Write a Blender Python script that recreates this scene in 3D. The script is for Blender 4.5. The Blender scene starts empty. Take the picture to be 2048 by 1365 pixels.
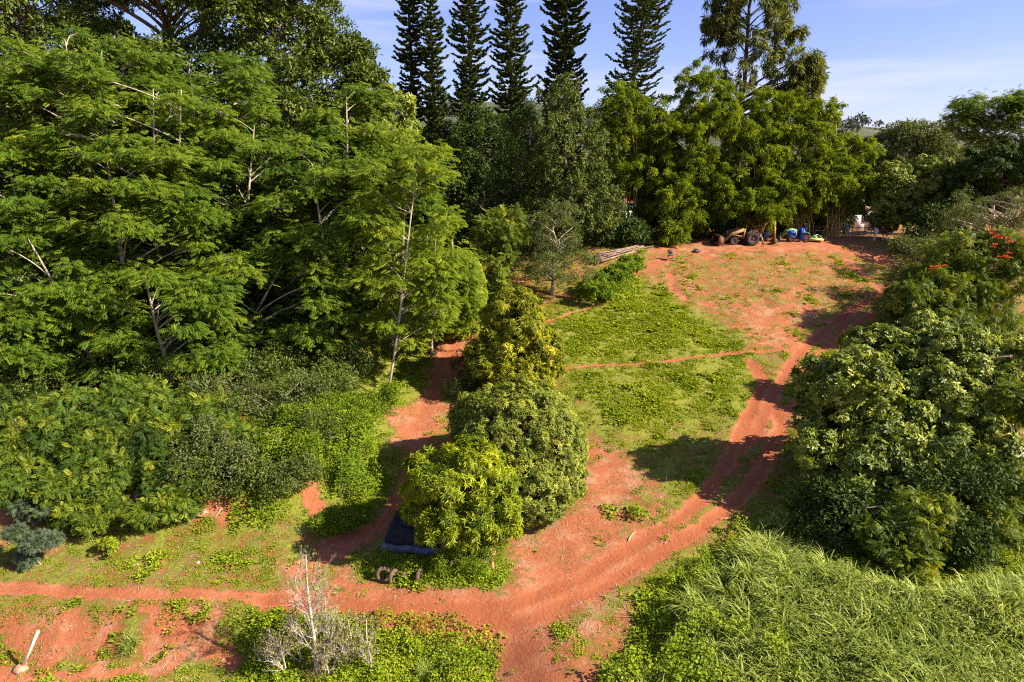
import bpy, math, random
import numpy as np
from mathutils import Vector, Matrix
random.seed(5)
RG = np.random.default_rng(11)
SC = bpy.context.scene
COL = SC.collection
# ------------------------------------------------------------------ camera, sky, sun, exposure
CZ = 18.0                      # camera height above the lower track
PITCH = math.radians(13.8)
FPX = 24.0 / 36.0 * 2048.0
cam = bpy.data.cameras.new('camera'); cam.lens = 24.0; cam.sensor_width = 36.0
cam.clip_start = 0.1; cam.clip_end = 12000
camo = bpy.data.objects.new('camera', cam); COL.objects.link(camo)
camo.location = (0, 0, CZ); camo.rotation_euler = (math.pi/2 - PITCH, 0, 0)
SC.camera = camo
SUN_EL = math.radians(35.5); SUN_AZ = math.atan2(0.96, -0.27)      # clockwise from +Y
SUND = Vector((math.sin(SUN_AZ)*math.cos(SUN_EL), math.cos(SUN_AZ)*math.cos(SUN_EL), math.sin(SUN_EL)))
sl = bpy.data.lights.new('sun', 'SUN'); sl.energy = 5.0; sl.angle = math.radians(0.55); sl.color = (1.0, 0.91, 0.76)
so = bpy.data.objects.new('sun', sl); COL.objects.link(so); so.rotation_euler = SUND.to_track_quat('Z', 'Y').to_euler()
W = bpy.data.worlds.new('World'); SC.world = W; W.use_nodes = True
def build_world():
    nt = W.node_tree; nt.nodes.clear(); n = nt.nodes.new; L = nt.links.new
    out = n('ShaderNodeOutputWorld'); bg = n('ShaderNodeBackground'); bg.inputs['Strength'].default_value = 0.062
    sky = n('ShaderNodeTexSky'); sky.sky_type = 'NISHITA'; sky.sun_disc = False
    sky.sun_elevation = SUN_EL; sky.sun_rotation = SUN_AZ
    sky.altitude = 200; sky.air_density = 1.0; sky.dust_density = 0.6; sky.ozone_density = 2.2
    tc = n('ShaderNodeTexCoord'); sep = n('ShaderNodeSeparateXYZ'); L(tc.outputs['Generated'], sep.inputs[0])
    # thin cirrus: bands stretched along the horizon, tilted a little
    mp = n('ShaderNodeMapping'); mp.inputs['Rotation'].default_value = (0, math.radians(-7), 0)
    mp.inputs['Scale'].default_value = (1.5, 0.8, 15.0); mp.inputs['Location'].default_value = (3.0, 0.7, 2.18)
    L(tc.outputs['Generated'], mp.inputs[0])
    no = n('ShaderNodeTexNoise'); no.inputs['Scale'].default_value = 1.1; no.inputs['Detail'].default_value = 7; no.inputs['Roughness'].default_value = 0.55
    no.inputs['Distortion'].default_value = 0.5
    L(mp.outputs[0], no.inputs['Vector'])
    cr = n('ShaderNodeMapRange'); cr.interpolation_type = 'SMOOTHSTEP'
    cr.inputs['From Min'].default_value = 0.48; cr.inputs['From Max'].default_value = 0.76
    cr.inputs['To Max'].default_value = 0.7
    L(no.outputs['Fac'], cr.inputs['Value'])
    hz = n('ShaderNodeMapRange'); hz.interpolation_type = 'SMOOTHSTEP'
    hz.inputs['From Min'].default_value = 0.15; hz.inputs['From Max'].default_value = 0.015
    hz.inputs['To Min'].default_value = 0.0; hz.inputs['To Max'].default_value = 0.36
    L(sep.outputs['Z'], hz.inputs['Value'])
    mx = n('ShaderNodeMath'); mx.operation = 'MAXIMUM'; L(cr.outputs[0], mx.inputs[0]); L(hz.outputs[0], mx.inputs[1])
    tint = n('ShaderNodeMix'); tint.data_type = 'RGBA'; tint.blend_type = 'MULTIPLY'; tint.inputs[0].default_value = 1.0
    L(sky.outputs[0], tint.inputs[6]); tint.inputs[7].default_value = (0.98, 0.88, 1.2, 1)
    mix = n('ShaderNodeMix'); mix.data_type = 'RGBA'
    L(mx.outputs[0], mix.inputs[0]); L(tint.outputs[2], mix.inputs[6]); mix.inputs[7].default_value = (5.1, 5.25, 6.2, 1)
    L(mix.outputs[2], bg.inputs['Color']); L(bg.outputs[0], out.inputs[0])
build_world()
SC.view_settings.view_transform = 'Standard'; SC.view_settings.look = 'None'
SC.view_settings.exposure = 1.45; SC.view_settings.gamma = 1.0; SC.view_settings.use_curve_mapping = False
cy = SC.cycles
cy.max_bounces = 7; cy.diffuse_bounces = 3; cy.glossy_bounces = 2; cy.transmission_bounces = 4; cy.transparent_max_bounces = 8
cy.use_adaptive_sampling = True; cy.adaptive_threshold = 0.02; cy.adaptive_min_samples = 96; cy.use_denoising = False
cy.caustics_reflective = False; cy.caustics_refractive = False
cy.sample_clamp_indirect = 4.0; cy.filter_width = 1.15
try: cy.time_limit = 900
except Exception: pass

# ------------------------------------------------------------------ numeric helpers
def sstep(a, b, x):
    t = np.clip((np.asarray(x, float)-a)/(b-a), 0, 1); return t*t*(3-2*t)
def _hash(ix, iy, s):
    h = (ix.astype(np.int64)*374761393 + iy.astype(np.int64)*668265263 + s*1274126177) & 0xffffffff
    h = ((h ^ (h >> 13))*1274126177) & 0xffffffff
    return ((h ^ (h >> 16)) & 0xffff)/65535.0
def vnoise(x, y, s=0):
    x = np.asarray(x, float); y = np.asarray(y, float)
    ix = np.floor(x); iy = np.floor(y); fx = x-ix; fy = y-iy
    fx = fx*fx*(3-2*fx); fy = fy*fy*(3-2*fy)
    a = _hash(ix, iy, s); b = _hash(ix+1, iy, s); c = _hash(ix, iy+1, s); d = _hash(ix+1, iy+1, s)
    return (a*(1-fx)+b*fx)*(1-fy)+(c*(1-fx)+d*fx)*fy
def fbm(x, y, s=0, o=4):
    r = 0; a = 0.5
    for k in range(o): r = r+a*vnoise(x*2**k, y*2**k, s+k*7); a *= 0.5
    return r/(1-0.5**o)
def nrm(v): return v/np.maximum(np.linalg.norm(v, axis=-1, keepdims=True), 1e-9)
PY = np.array([-2000, 10, 18, 23, 26, 29, 33, 45, 58, 65, 69, 72, 76, 100, 150, 260], float)
PZ = np.array([-4, -1.6, -1.2, -0.6, 0.0, 0.25, 1.2, 4.1, 7.3, 9.0, 10.1, 10.6, 10.75, 10.8, 11, 12], float)
def hillz(x, y):
    rx = np.interp(x, [-900, -400, -130, -60, -19, 5, 50, 110, 182, 200, 223, 273, 302, 400, 1200],
                      [60, 56, 50, 52, 55, 56, 51, 46, 43.5, 41.5, 37, 27, 23, 20, 30])
    return (rx-10)*sstep(170, 420, y)*(1-0.3*sstep(430, 1500, y))
def ground(x, y):
    x = np.asarray(x, float); y = np.asarray(y, float)
    z = np.interp(y, PY, PZ)
    for d in (0.8, 1.6): z = z + 0.0
    z = (np.interp(y-1.2, PY, PZ)+np.interp(y, PY, PZ)*2+np.interp(y+1.2, PY, PZ))/4
    low = 1-sstep(-2.0, 2.5, x)
    z = z - low*1.15*sstep(26.0, 23.9, y+0.5*(fbm(x*0.5, y*0.1, 3)-0.5))             # cut bank at lower left
    z = z + 1.5*sstep(-6, -13, x)*sstep(29.5, 36, y)*sstep(66, 55, y)                   # left bank
    z = z + 0.9*sstep(6.5, 11, x)*sstep(30.5, 26, y+0.12*x)                              # grass bank lower right
    near = sstep(160, 90, y)
    z = z + near*(0.55*(fbm(x*0.13, y*0.13, 1)-0.5)+0.22*(fbm(x*0.6, y*0.6, 2)-0.5)) + 5*(1-near)*(fbm(x*0.02, y*0.02, 5)-0.5)*sstep(200, 400, y)
    return z + hillz(x, y)
def ray(px, py):
    u = (px-1024)/FPX; v = (682.5-py)/FPX
    return np.array([u, math.cos(PITCH)+v*math.sin(PITCH), -math.sin(PITCH)+v*math.cos(PITCH)])
def at(px, py, Y):
    d = ray(px, py); return np.array([0, 0, CZ])+d*(Y/d[1])
def ppm(px, py, Y):             # pixels per metre there
    return FPX/(Y/ray(px, py)[1])
_T = np.concatenate([np.linspace(14, 140, 1400), np.linspace(141, 700, 600)])
def hit(px, py):
    d = ray(px, py); P = np.array([0, 0, CZ])[None]+d[None]*_T[:, None]
    below = P[:, 2] < ground(P[:, 0], P[:, 1])
    i = int(np.argmax(below)) if below.any() else len(_T)-1
    return P[i]
# ------------------------------------------------------------------ mesh helpers
def mk(name, V, F, mat, parent=None, tint=None, smooth=False, mats=None, fmat=None, loc=None, link=True):
    """F: list of int arrays (n,k)"""
    V = np.asarray(V, np.float32); me = bpy.data.meshes.new(name)
    F = [np.asarray(f, np.int32) for f in F if len(f)]
    me.vertices.add(len(V)); me.vertices.foreach_set('co', V.ravel())
    nl = sum(f.size for f in F); npoly = sum(len(f) for f in F)
    me.loops.add(nl); me.loops.foreach_set('vertex_index', np.concatenate([f.ravel() for f in F]))
    tot = np.concatenate([np.full(len(f), f.shape[1], np.int32) for f in F])
    st = np.concatenate([[0], np.cumsum(tot)[:-1]]).astype(np.int32)
    me.polygons.add(npoly); me.polygons.foreach_set('loop_start', st); me.polygons.foreach_set('loop_total', tot)
    if smooth: me.polygons.foreach_set('use_smooth', np.ones(npoly, bool))
    if tint is not None:
        a = me.attributes.new('tint', 'FLOAT', 'POINT'); a.data.foreach_set('value', np.asarray(tint, np.float32))
    for m in (mats or [mat]): me.materials.append(m)
    if fmat is not None: me.polygons.foreach_set('material_index', np.asarray(fmat, np.int32))
    me.update(calc_edges=True)
    o = bpy.data.objects.new(name, me)
    if link: COL.objects.link(o)
    if parent is not None: o.parent = parent
    if loc is not None: o.location = loc
    return o
class MB:
    def __init__(s): s.V = []; s.F = []; s.n = 0
    def add(s, V, F):
        V = np.asarray(V, float); s.V.append(V)
        for f in F: s.F.append(np.asarray(f)+s.n)
        s.n += len(V)
    def box(s, c, d, R=None, taper=1.0):
        x, y, z = np.array(d)/2.0
        V = np.array([[-x,-y,-z],[x,-y,-z],[x,y,-z],[-x,y,-z],[-x*taper,-y*taper,z],[x*taper,-y*taper,z],[x*taper,y*taper,z],[-x*taper,y*taper,z]])
        if R is not None: V = V @ np.array(R).T
        s.add(V+np.array(c), [np.array([[0,3,2,1],[4,5,6,7],[0,1,5,4],[1,2,6,5],[2,3,7,6],[3,0,4,7]])]); return s
    def tube(s, P, R, k=6, cap=True):
        P = np.asarray(P, float); n = len(P); R = np.broadcast_to(np.asarray(R, float), (n,))
        T = nrm(np.gradient(P, axis=0)); a = np.array([0.0, 0, 1.0]) if abs(T[0][2]) < 0.8 else np.array([1.0, 0, 0])
        U = nrm(np.cross(T, a)); Vv = np.cross(T, U)
        th = np.arange(k)*2*math.pi/k
        ring = P[:, None]+R[:, None, None]*(np.cos(th)[None, :, None]*U[:, None]+np.sin(th)[None, :, None]*Vv[:, None])
        i = np.arange(n-1)[:, None]*k; j = np.arange(k)[None]; j2 = (j+1) % k
        Q = np.stack([i+j, i+j2, i+k+j2, i+k+j], -1).reshape(-1, 4)
        F = [Q]
        if cap and k > 2: F += [np.arange(k)[None, ::-1], (np.arange(k)+(n-1)*k)[None]]
        s.add(ring.reshape(-1, 3), F); return s
    def lathe(s, prof, c, axis='y', k=20):
        prof = np.asarray(prof, float); th = np.arange(k)*2*math.pi/k; n = len(prof)
        r = prof[:, 0][:, None]; h = np.repeat(prof[:, 1][:, None], k, 1)
        a = r*np.cos(th); b = r*np.sin(th)
        V = {'y': np.stack([a, h, b], -1), 'z': np.stack([a, b, h], -1), 'x': np.stack([h, a, b], -1)}[axis]
        i = np.arange(n-1)[:, None]*k; j = np.arange(k)[None]; j2 = (j+1) % k
        s.add(V.reshape(-1, 3)+np.array(c), [np.stack([i+j, i+j2, i+k+j2, i+k+j], -1).reshape(-1, 4)]); return s
    def prism(s, prof, y0, y1):     # profile in xz, extruded along y
        p = np.asarray(prof, float); k = len(p)
        V = np.concatenate([np.stack([p[:, 0], np.full(k, y0), p[:, 1]], -1), np.stack([p[:, 0], np.full(k, y1), p[:, 1]], -1)])
        j = np.arange(k); j2 = (j+1) % k
        s.add(V, [np.stack([j, j2, j2+k, j+k], -1), j[None, ::-1], (j+k)[None]]); return s
    def build(s, name, mat, parent=None, smooth=False, tint=None, loc=None):
        by = {}
        for f in s.F: by.setdefault(f.shape[1], []).append(f)
        return mk(name, np.concatenate(s.V), [np.concatenate(v) for v in by.values()], mat, parent, smooth=smooth, tint=tint, loc=loc)
def tag(o, label, cat, group=None):
    o['label'] = label; o['category'] = cat
    if group: o['group'] = group
    return o
def thing(name, label, cat, loc, group=None, rz=0):
    o = bpy.data.objects.new(name, None); COL.objects.link(o); o.location = loc; o.rotation_euler = (0, 0, rz)
    o.empty_display_size = 0.3
    return tag(o, label, cat, group)
# ------------------------------------------------------------------ materials
def newmat(name):
    m = bpy.data.materials.new(name); m.use_nodes = True; m.node_tree.nodes.clear()
    return m, m.node_tree.nodes.new, m.node_tree.links.new
def ramp(n, stops):
    r = n('ShaderNodeValToRGB'); e = r.color_ramp.elements
    e[0].position, e[0].color = stops[0][0], (*stops[0][1], 1); e[1].position, e[1].color = stops[-1][0], (*stops[-1][1], 1)
    for p, c in stops[1:-1]:
        x = e.new(p); x.color = (*c, 1)
    return r
def leafmat(name, lo, mid, hi, rough=0.5, trans=0.35, spec=0.35, tcol=(1.35, 1.25, 0.55)):
    m, n, L = newmat(name)
    out = n('ShaderNodeOutputMaterial'); at_ = n('ShaderNodeAttribute'); at_.attribute_name = 'tint'
    r = ramp(n, [(0.0, lo), (0.5, mid), (1.0, hi)]); L(at_.outputs['Fac'], r.inputs[0])
    p = n('ShaderNodeBsdfPrincipled'); L(r.outputs[0], p.inputs['Base Color']); p.inputs['Roughness'].default_value = rough
    p.inputs['Specular IOR Level'].default_value = spec
    t = n('ShaderNodeBsdfTranslucent'); mm = n('ShaderNodeMix'); mm.data_type = 'RGBA'; mm.blend_type = 'MULTIPLY'; mm.inputs[0].default_value = 1
    L(r.outputs[0], mm.inputs[6]); mm.inputs[7].default_value = (*tcol, 1); L(mm.outputs[2], t.inputs[0])
    mix = n('ShaderNodeMixShader'); mix.inputs[0].default_value = trans
    L(p.outputs[0], mix.inputs[1]); L(t.outputs[0], mix.inputs[2]); L(mix.outputs[0], out.inputs[0])
    return m
def plain(name, c, rough=0.7, c2=None, scale=4.0, spec=0.3, metal=0.0, bump=0.0, stretch=(1, 1, 1), lo=0.35, hi=0.65):
    m, n, L = newmat(name)
    out = n('ShaderNodeOutputMaterial'); p = n('ShaderNodeBsdfPrincipled'); L(p.outputs[0], out.inputs[0])
    p.inputs['Roughness'].default_value = rough; p.inputs['Specular IOR Level'].default_value = spec; p.inputs['Metallic'].default_value = metal
    tc = n('ShaderNodeTexCoord'); mp = n('ShaderNodeMapping'); mp.inputs['Scale'].default_value = stretch; L(tc.outputs['Object'], mp.inputs[0])
    no = n('ShaderNodeTexNoise'); no.inputs['Scale'].default_value = scale; no.inputs['Detail'].default_value = 6; L(mp.outputs[0], no.inputs['Vector'])
    r = ramp(n, [(lo, c2 or tuple(x*0.7 for x in c)), (hi, c)]); L(no.outputs['Fac'], r.inputs[0]); L(r.outputs[0], p.inputs['Base Color'])
    if bump:
        b = n('ShaderNodeBump'); b.inputs['Strength'].default_value = bump; b.inputs['Distance'].default_value = 0.05
        L(no.outputs['Fac'], b.inputs['Height']); L(b.outputs[0], p.inputs['Normal'])
    return m
M = dict(
 albizia=leafmat('albizia leaves', (0.043,0.098,0.011), (0.112,0.176,0.014), (0.260,0.295,0.018), .65, .45, .10),
 albizia_y=leafmat('young albizia leaves', (0.075,0.132,0.010), (0.160,0.218,0.013), (0.300,0.335,0.018), .65, .45, .10),
 fig=leafmat('fig leaves', (0.040,0.066,0.008), (0.091,0.128,0.013), (0.204,0.235,0.038), .45, .25, .25),
 pine=leafmat('pine foliage', (0.034,0.058,0.013), (0.080,0.112,0.022), (0.165,0.190,0.038), .7, .15, .10),
 iron=leafmat('ironwood needles', (0.100,0.125,0.040), (0.200,0.225,0.070), (0.300,0.325,0.115), .7, .42, .08),
 bamboo=leafmat('bamboo leaves', (0.064,0.108,0.010), (0.162,0.222,0.014), (0.300,0.345,0.026), .6, .42, .10),
 vine=leafmat('climbing vine leaves', (0.050,0.074,0.014), (0.109,0.142,0.024), (0.217,0.245,0.055), .5, .3, .2),
 olive=leafmat('small grey green leaves', (0.061,0.082,0.020), (0.115,0.142,0.034), (0.196,0.228,0.072), .55, .3, .18),
 lychee=leafmat('lychee leaves', (0.080,0.108,0.010), (0.200,0.232,0.020), (0.440,0.450,0.050), .45, .28, .25),
 mango=leafmat('mango leaves', (0.075,0.120,0.006), (0.265,0.320,0.010), (0.540,0.540,0.016), .45, .34, .22),
 mango_d=leafmat('old mango leaves', (0.090,0.115,0.006), (0.245,0.265,0.010), (0.540,0.480,0.018), .5, .32, .22),
 pale=leafmat('pale broad leaves', (0.058,0.092,0.010), (0.168,0.210,0.020), (0.440,0.460,0.085), .45, .3, .25),
 tulip=leafmat('pinnate shrub leaves', (0.048,0.088,0.010), (0.130,0.182,0.013), (0.380,0.370,0.020), .5, .32, .2),
 sapling=leafmat('sapling leaves', (.034,.074,.010), (.098,.158,.014), (.360,.360,.022), .5, .3, .2),
 bluish=leafmat('blue green leaves', (.055,.088,.048), (.095,.130,.066), (.150,.180,.085), .55, .3, .2),
 dark=leafmat('dark and shade fill leaves', (0.023,0.046,0.008), (0.047,0.080,0.011), (0.096,0.130,0.017), .6, .24, .15),  # dark green leaves, also used for the foliage that stands for shade
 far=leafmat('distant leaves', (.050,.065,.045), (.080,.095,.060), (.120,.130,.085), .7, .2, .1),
 weed=leafmat('weed leaves', (0.115,0.165,0.011), (0.240,0.305,0.016), (0.400,0.425,0.030), .65, .35, .08),
 creeper=leafmat('creeper leaves', (0.062,0.118,0.008), (0.158,0.235,0.011), (0.340,0.370,0.022), .6, .36, .12),
 gblade=leafmat('tall grass blades', (0.110,0.160,0.020), (0.270,0.330,0.052), (0.540,0.560,0.170), .55, .36, .18),
 verge=leafmat('bright verge leaves', (.085,.140,.008), (.225,.295,.012), (.430,.440,.022), .55, .36, .12),
 gleaf=leafmat('leafy grass weeds', (.085,.120,.016), (.190,.235,.036), (.350,.370,.090), .55, .36, .15),
 straw=leafmat('dry straw', (.30,.17,.10), (.45,.28,.18), (.60,.44,.31), .8, .15, .05),
 dryleaf=leafmat('dry twig leaves', (.16,.14,.05), (.26,.24,.07), (.34,.30,.10), .6, .35, .1),
 flower=plain('orange red petals', (.85,.13,.03), .5, (.68,.06,.015), 6),
 bark=plain('pale grey bark', (.46,.38,.29), .85, (.24,.19,.14), 3, bump=.5, stretch=(1, 1, .35)),
 barkd=plain('dark bark', (.12,.09,.065), .9, (.05,.038,.03), 3, bump=.5, stretch=(1, 1, .3)),
 barkr=plain('red brown bark', (.27,.15,.09), .85, (.11,.065,.045), 3, bump=.5, stretch=(1, 1, .3)),
 barkw=plain('bleached bare bark', (.58,.50,.42), .85, (.33,.27,.22), 5, bump=.3, stretch=(1, 1, .4)),
 culm=plain('bamboo culm', (.48,.33,.07), .5, (.30,.22,.05), 3, stretch=(1, 1, 2)),
 culmdry=plain('dry bamboo pole', (.34,.23,.16), .75, (.17,.10,.07), 2.5),
 yellow=plain('shade darkened machine yellow', (.36,.20,.045), .6, (.15,.075,.03), 3.5),  # paint darkened to stand for the bamboo shade, blotched with rust
 rust=plain('rusty steel', (.16,.07,.035), .8, (.07,.035,.02), 5),
 steel=plain('dark greasy steel', (.06,.055,.05), .6, (.03,.028,.025), 5),
 tyre=plain('old tyre rubber', (.055,.045,.04), .85, (.03,.026,.024), 6),
 tyremud=plain('muddy tyre rubber', (.17,.10,.065), .9, (.07,.045,.035), 9, bump=.4),
 green=plain('tractor green paint', (.05,.30,.10), .4, (.04,.18,.06), 4),
 palegreen=plain('faded pale green paint', (.26,.42,.24), .5, (.16,.28,.15), 4),
 lime=plain('lime yellow paint', (.50,.56,.08), .5, (.34,.38,.07), 4),
 orange=plain('orange wheel paint', (.60,.30,.09), .5, (.40,.17,.06), 4),
 bluet=plain('bright blue tarp', (.015,.09,.62), .45, (.01,.05,.38), 4),
 bluep=plain('blue plastic', (.03,.20,.65), .4, (.02,.12,.45), 4),
 white=plain('white painted boards', (.80,.78,.74), .6, (.66,.62,.58), 3),
 greyp=plain('grey metal siding', (.30,.32,.36), .55, (.20,.21,.25), 3),
 redroof=plain('red roof sheet', (.36,.12,.09), .55, (.25,.08,.06), 3),
 teal=plain('teal paint', (.10,.35,.36), .5, (.07,.24,.26), 3),
 glass=plain('dark window glass', (.03,.035,.04), .1, (.02,.02,.03), 3, spec=.6),
 post=plain('weathered fence post', (.42,.34,.27), .8, (.25,.19,.15), 6, stretch=(1, 1, .4)),
 wire=plain('rusty fence wire', (.36,.25,.16), .7, (.25,.17,.11), 9),
 tarp=plain('slate blue tarpaulin', (.026,.028,.036), .9, (.015,.016,.022), 3, bump=.2, spec=.08),
 tarplt=plain('pale blue tarpaulin hem', (.12,.14,.19), .85, (.05,.06,.09), 3, spec=.1),
 pvc=plain('white plastic pipe', (.80,.74,.62), .45, (.66,.55,.42), 4),
 clod=plain('muddy concrete lump', (.46,.26,.17), .9, (.30,.14,.08), 7, bump=.6),
 twig=plain('dry pale stick', (.55,.43,.30), .85, (.36,.27,.18), 4),
 chairr=plain('pinkish red tube', (.50,.16,.13), .5, (.38,.11,.09), 5),
 cloth=plain('dark navy cloth', (.045,.05,.075), .85, (.03,.032,.05), 5),
 terra=plain('terracotta clay', (.52,.24,.14), .8, (.36,.15,.09), 6),
)
# ------------------------------------------------------------------ ground masks (world space, traced as ground polygons and tracks)
def gpoly(pts): return np.array([hit(*p)[:2] for p in pts])
def inpoly(poly, x, y, soft):
    inside = np.zeros(x.shape, bool); dmin = np.full(x.shape, 1e9); k = len(poly)
    for i in range(k):
        a = poly[i]; b = poly[(i+1) % k]
        c = (a[1] > y) != (b[1] > y)
        xi = (b[0]-a[0])*(y-a[1])/((b[1]-a[1]) if abs(b[1]-a[1]) > 1e-9 else 1e-9)+a[0]
        inside ^= c & (x < xi)
        dmin = np.minimum(dmin, segd(a, b, x, y))
    return sstep(-soft, soft, np.where(inside, dmin, -dmin))
def segd(a, b, x, y):
    d = b-a; t = np.clip(((x-a[0])*d[0]+(y-a[1])*d[1])/max(d@d, 1e-9), 0, 1)
    return np.hypot(x-a[0]-t*d[0], y-a[1]-t*d[1])
def polyline(pts, x, y):
    d = np.full(x.shape, 1e9)
    for i in range(len(pts)-1): d = np.minimum(d, segd(pts[i], pts[i+1], x, y))
    return d
TRACKS = [   # (pixels, half width m, strength)
 ([(-60,1178),(100,1182),(260,1190),(420,1192),(600,1197)], 0.28, .72),
 ([(600,1197),(760,1212),(900,1222),(1020,1212),(1140,1168),(1260,1100),(1340,1050),(1400,1005),(1440,950),(1470,890),(1505,820),(1530,765),(1500,725)], 0.36, 1.0),
 ([(520,1200),(700,1222),(850,1245),(960,1258),(1060,1245),(1180,1190),(1300,1118),(1400,1058),(1470,1005),(1520,950),(1545,895),(1562,850),(1545,800)], 0.34, 1.0),
 ([(1440,1020),(1500,960),(1535,900),(1560,850),(1590,800)], 0.22, .7),
 ([(1480,905),(1520,850),(1545,790),(1575,740),(1600,705),(1650,660),(1720,612),(1790,575)], 0.36, 1.0),
 ([(1590,770),(1625,720),(1680,670),(1760,620)], 0.3, .85),
 ([(1020,1272),(1040,1310),(1060,1370),(1080,1440)], 1.1, .62),
 ([(700,1190),(820,1205),(950,1225),(1080,1215),(1200,1150)], .9, .55),
 ([(1120,738),(1200,732),(1300,727),(1380,716),(1450,709),(1530,704),(1600,700)], 0.13, .9),
 ([(1090,645),(1150,625),(1210,606),(1260,590)], 0.16, .8),
 ([(1230,560),(1290,535),(1330,520)], 0.5, .7),
 ([(1340,545),(1345,580),(1375,600),(1420,612)], 0.3, .55),
 ([(1690,520),(1740,560),(1775,590)], 0.45, .6),
 ([(1640,490),(1700,500),(1760,520)], 1.3, .6),
 ([(905,690),(880,740),(860,800),(840,850),(830,930),(800,1000),(760,1050),(690,1090),(600,1140)], 0.5, .6),
 ([(640,1090),(720,1065),(790,1035)], 0.2, .9),
]
TRW = [(gpoly(p), w, s) for p, w, s in TRACKS]
ZONES = [    # polygon px, cover, softness m  (applied in order)
 ([(1090,660),(1230,590),(1330,575),(1420,640),(1480,710),(1130,735)], .90, 2.2),
 ([(1120,745),(1300,735),(1460,715),(1510,760),(1500,830),(1400,860),(1250,870),(1150,860)], .84, 2.2),
 ([(1180,870),(1400,860),(1480,880),(1420,1000),(1280,1000),(1290,930),(1200,900)], .70, 1.2),
 ([(1100,880),(1190,870),(1290,960),(1260,1040),(1240,1080),(1050,1190),(1000,1100),(1150,1000)], .33, .8),
 ([(1190,1010),(1250,1000),(1330,1010),(1310,1060),(1200,1050)], .55, .4),
 ([(1240,540),(1340,505),(1500,500),(1660,490),(1760,560),(1700,600),(1600,640),(1400,620),(1330,575)], .50, 1.2),
 ([(1290,500),(1420,478),(1640,470),(1700,495),(1640,505),(1400,510)], .22, .8),
 ([(1480,610),(1640,620),(1590,690),(1500,690)], .35, 1.0),
 ([(1560,720),(1640,690),(1660,760),(1600,820),(1560,790)], .7, .6),
 ([(1440,1010),(1560,920),(1640,1000),(1560,1090),(1400,1190),(1280,1200),(1400,1080)], .66, .6),
 ([(1250,1180),(1330,1160),(1330,1250),(1220,1350),(1100,1400),(1110,1280)], .45, .6),
 ([(1150,1200),(1300,1110),(1420,1030),(1520,940),(1560,860),(1620,900),(1560,1010),(1420,1110),(1290,1190)], .60, .5),
 ([(-60,1060),(240,1070),(520,1060),(640,1130),(560,1180),(300,1170),(-60,1165)], .62, .6),
 ([(-60,1200),(500,1210),(620,1220),(560,1280),(500,1400),(-60,1400)], .70, .6),
 ([(10,1230),(220,1215),(240,1290),(30,1290)], .30, .4),
 ([(290,1230),(460,1240),(440,1310),(280,1300)], .22, .4),
 ([(-60,1320),(280,1325),(520,1330),(520,1345),(-60,1350)], .05, .2),
 ([(540,1240),(760,1240),(900,1250),(1000,1300),(1000,1420),(480,1420)], .95, .5),
 ([(560,900),(700,860),(790,900),(780,1010),(660,1060),(560,1040)], .85, .5),
 ([(-80,760),(480,760),(520,1000),(330,1030),(200,1060),(-80,1030)], .22, .5),
 ([(590,970),(650,965),(660,1040),(600,1040)], .08, .3),
 ([(340,1010),(440,990),(470,1040),(360,1060)], .05, .3),
 ([(760,820),(880,780),(900,860),(780,890)], .35, .5),
 ([(860,680),(930,680),(930,760),(870,760)], .12, .5),
 ([(700,1110),(850,1110),(1000,1130),(1000,1180),(860,1185),(720,1160)], .88, .3),
 ([(1290,1180),(1500,1060),(1640,1000),(2200,1000),(2300,1500),(1180,1500)], .9, .6),
]
ZW = [(gpoly(p), c, s) for p, c, s in ZONES]
def cover(x, y):
    g = np.full(x.shape, .55); wx = 2.6*(fbm(x*.45, y*.45, 71)-.5)+.9*(fbm(x*1.9, y*1.9, 73)-.5); wy = 2.6*(fbm(x*.45, y*.45, 72)-.5)+.9*(fbm(x*1.9, y*1.9, 74)-.5); x = x+wx; y = y+wy
    g = np.where(y > 76, .5, g)
    g = g + (0.35)*sstep(-4, -9, x)*sstep(29, 33, y)
    for poly, c, s in ZW:
        m = inpoly(poly, x, y, s*1.3); g = g*(1-m)+c*m
    return np.clip(g, 0, 1)
def track(x, y):
    t = np.zeros(x.shape)
    wob = 0.55*(fbm(x*0.7, y*0.7, 9)-0.5)+.25*(fbm(x*3, y*3, 10)-.5)
    for p, w, s in TRW:
        d = polyline(p, x, y)+wob*min(1, w*2); t = np.maximum(t, s*sstep(w*1.7, w*0.45, d))
    return t
def gsurf(x, y):
    tr = track(x, y); return ground(x, y)-.07*tr+sstep(90, 70, y)*(1-tr*.6)*.10*(fbm(x*1.7, y*1.7, 21)-.5)
def axis(a, b, step, far0, far1):
    core = np.arange(a, b+1e-6, step); out = []; v = b; s = step
    while v < far1: s *= 1.18; v += s; out.append(v)
    lo = []; v = a; s = step
    while v > far0: s *= 1.18; v -= s; lo.append(v)
    return np.concatenate([lo[::-1], core, out])
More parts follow.
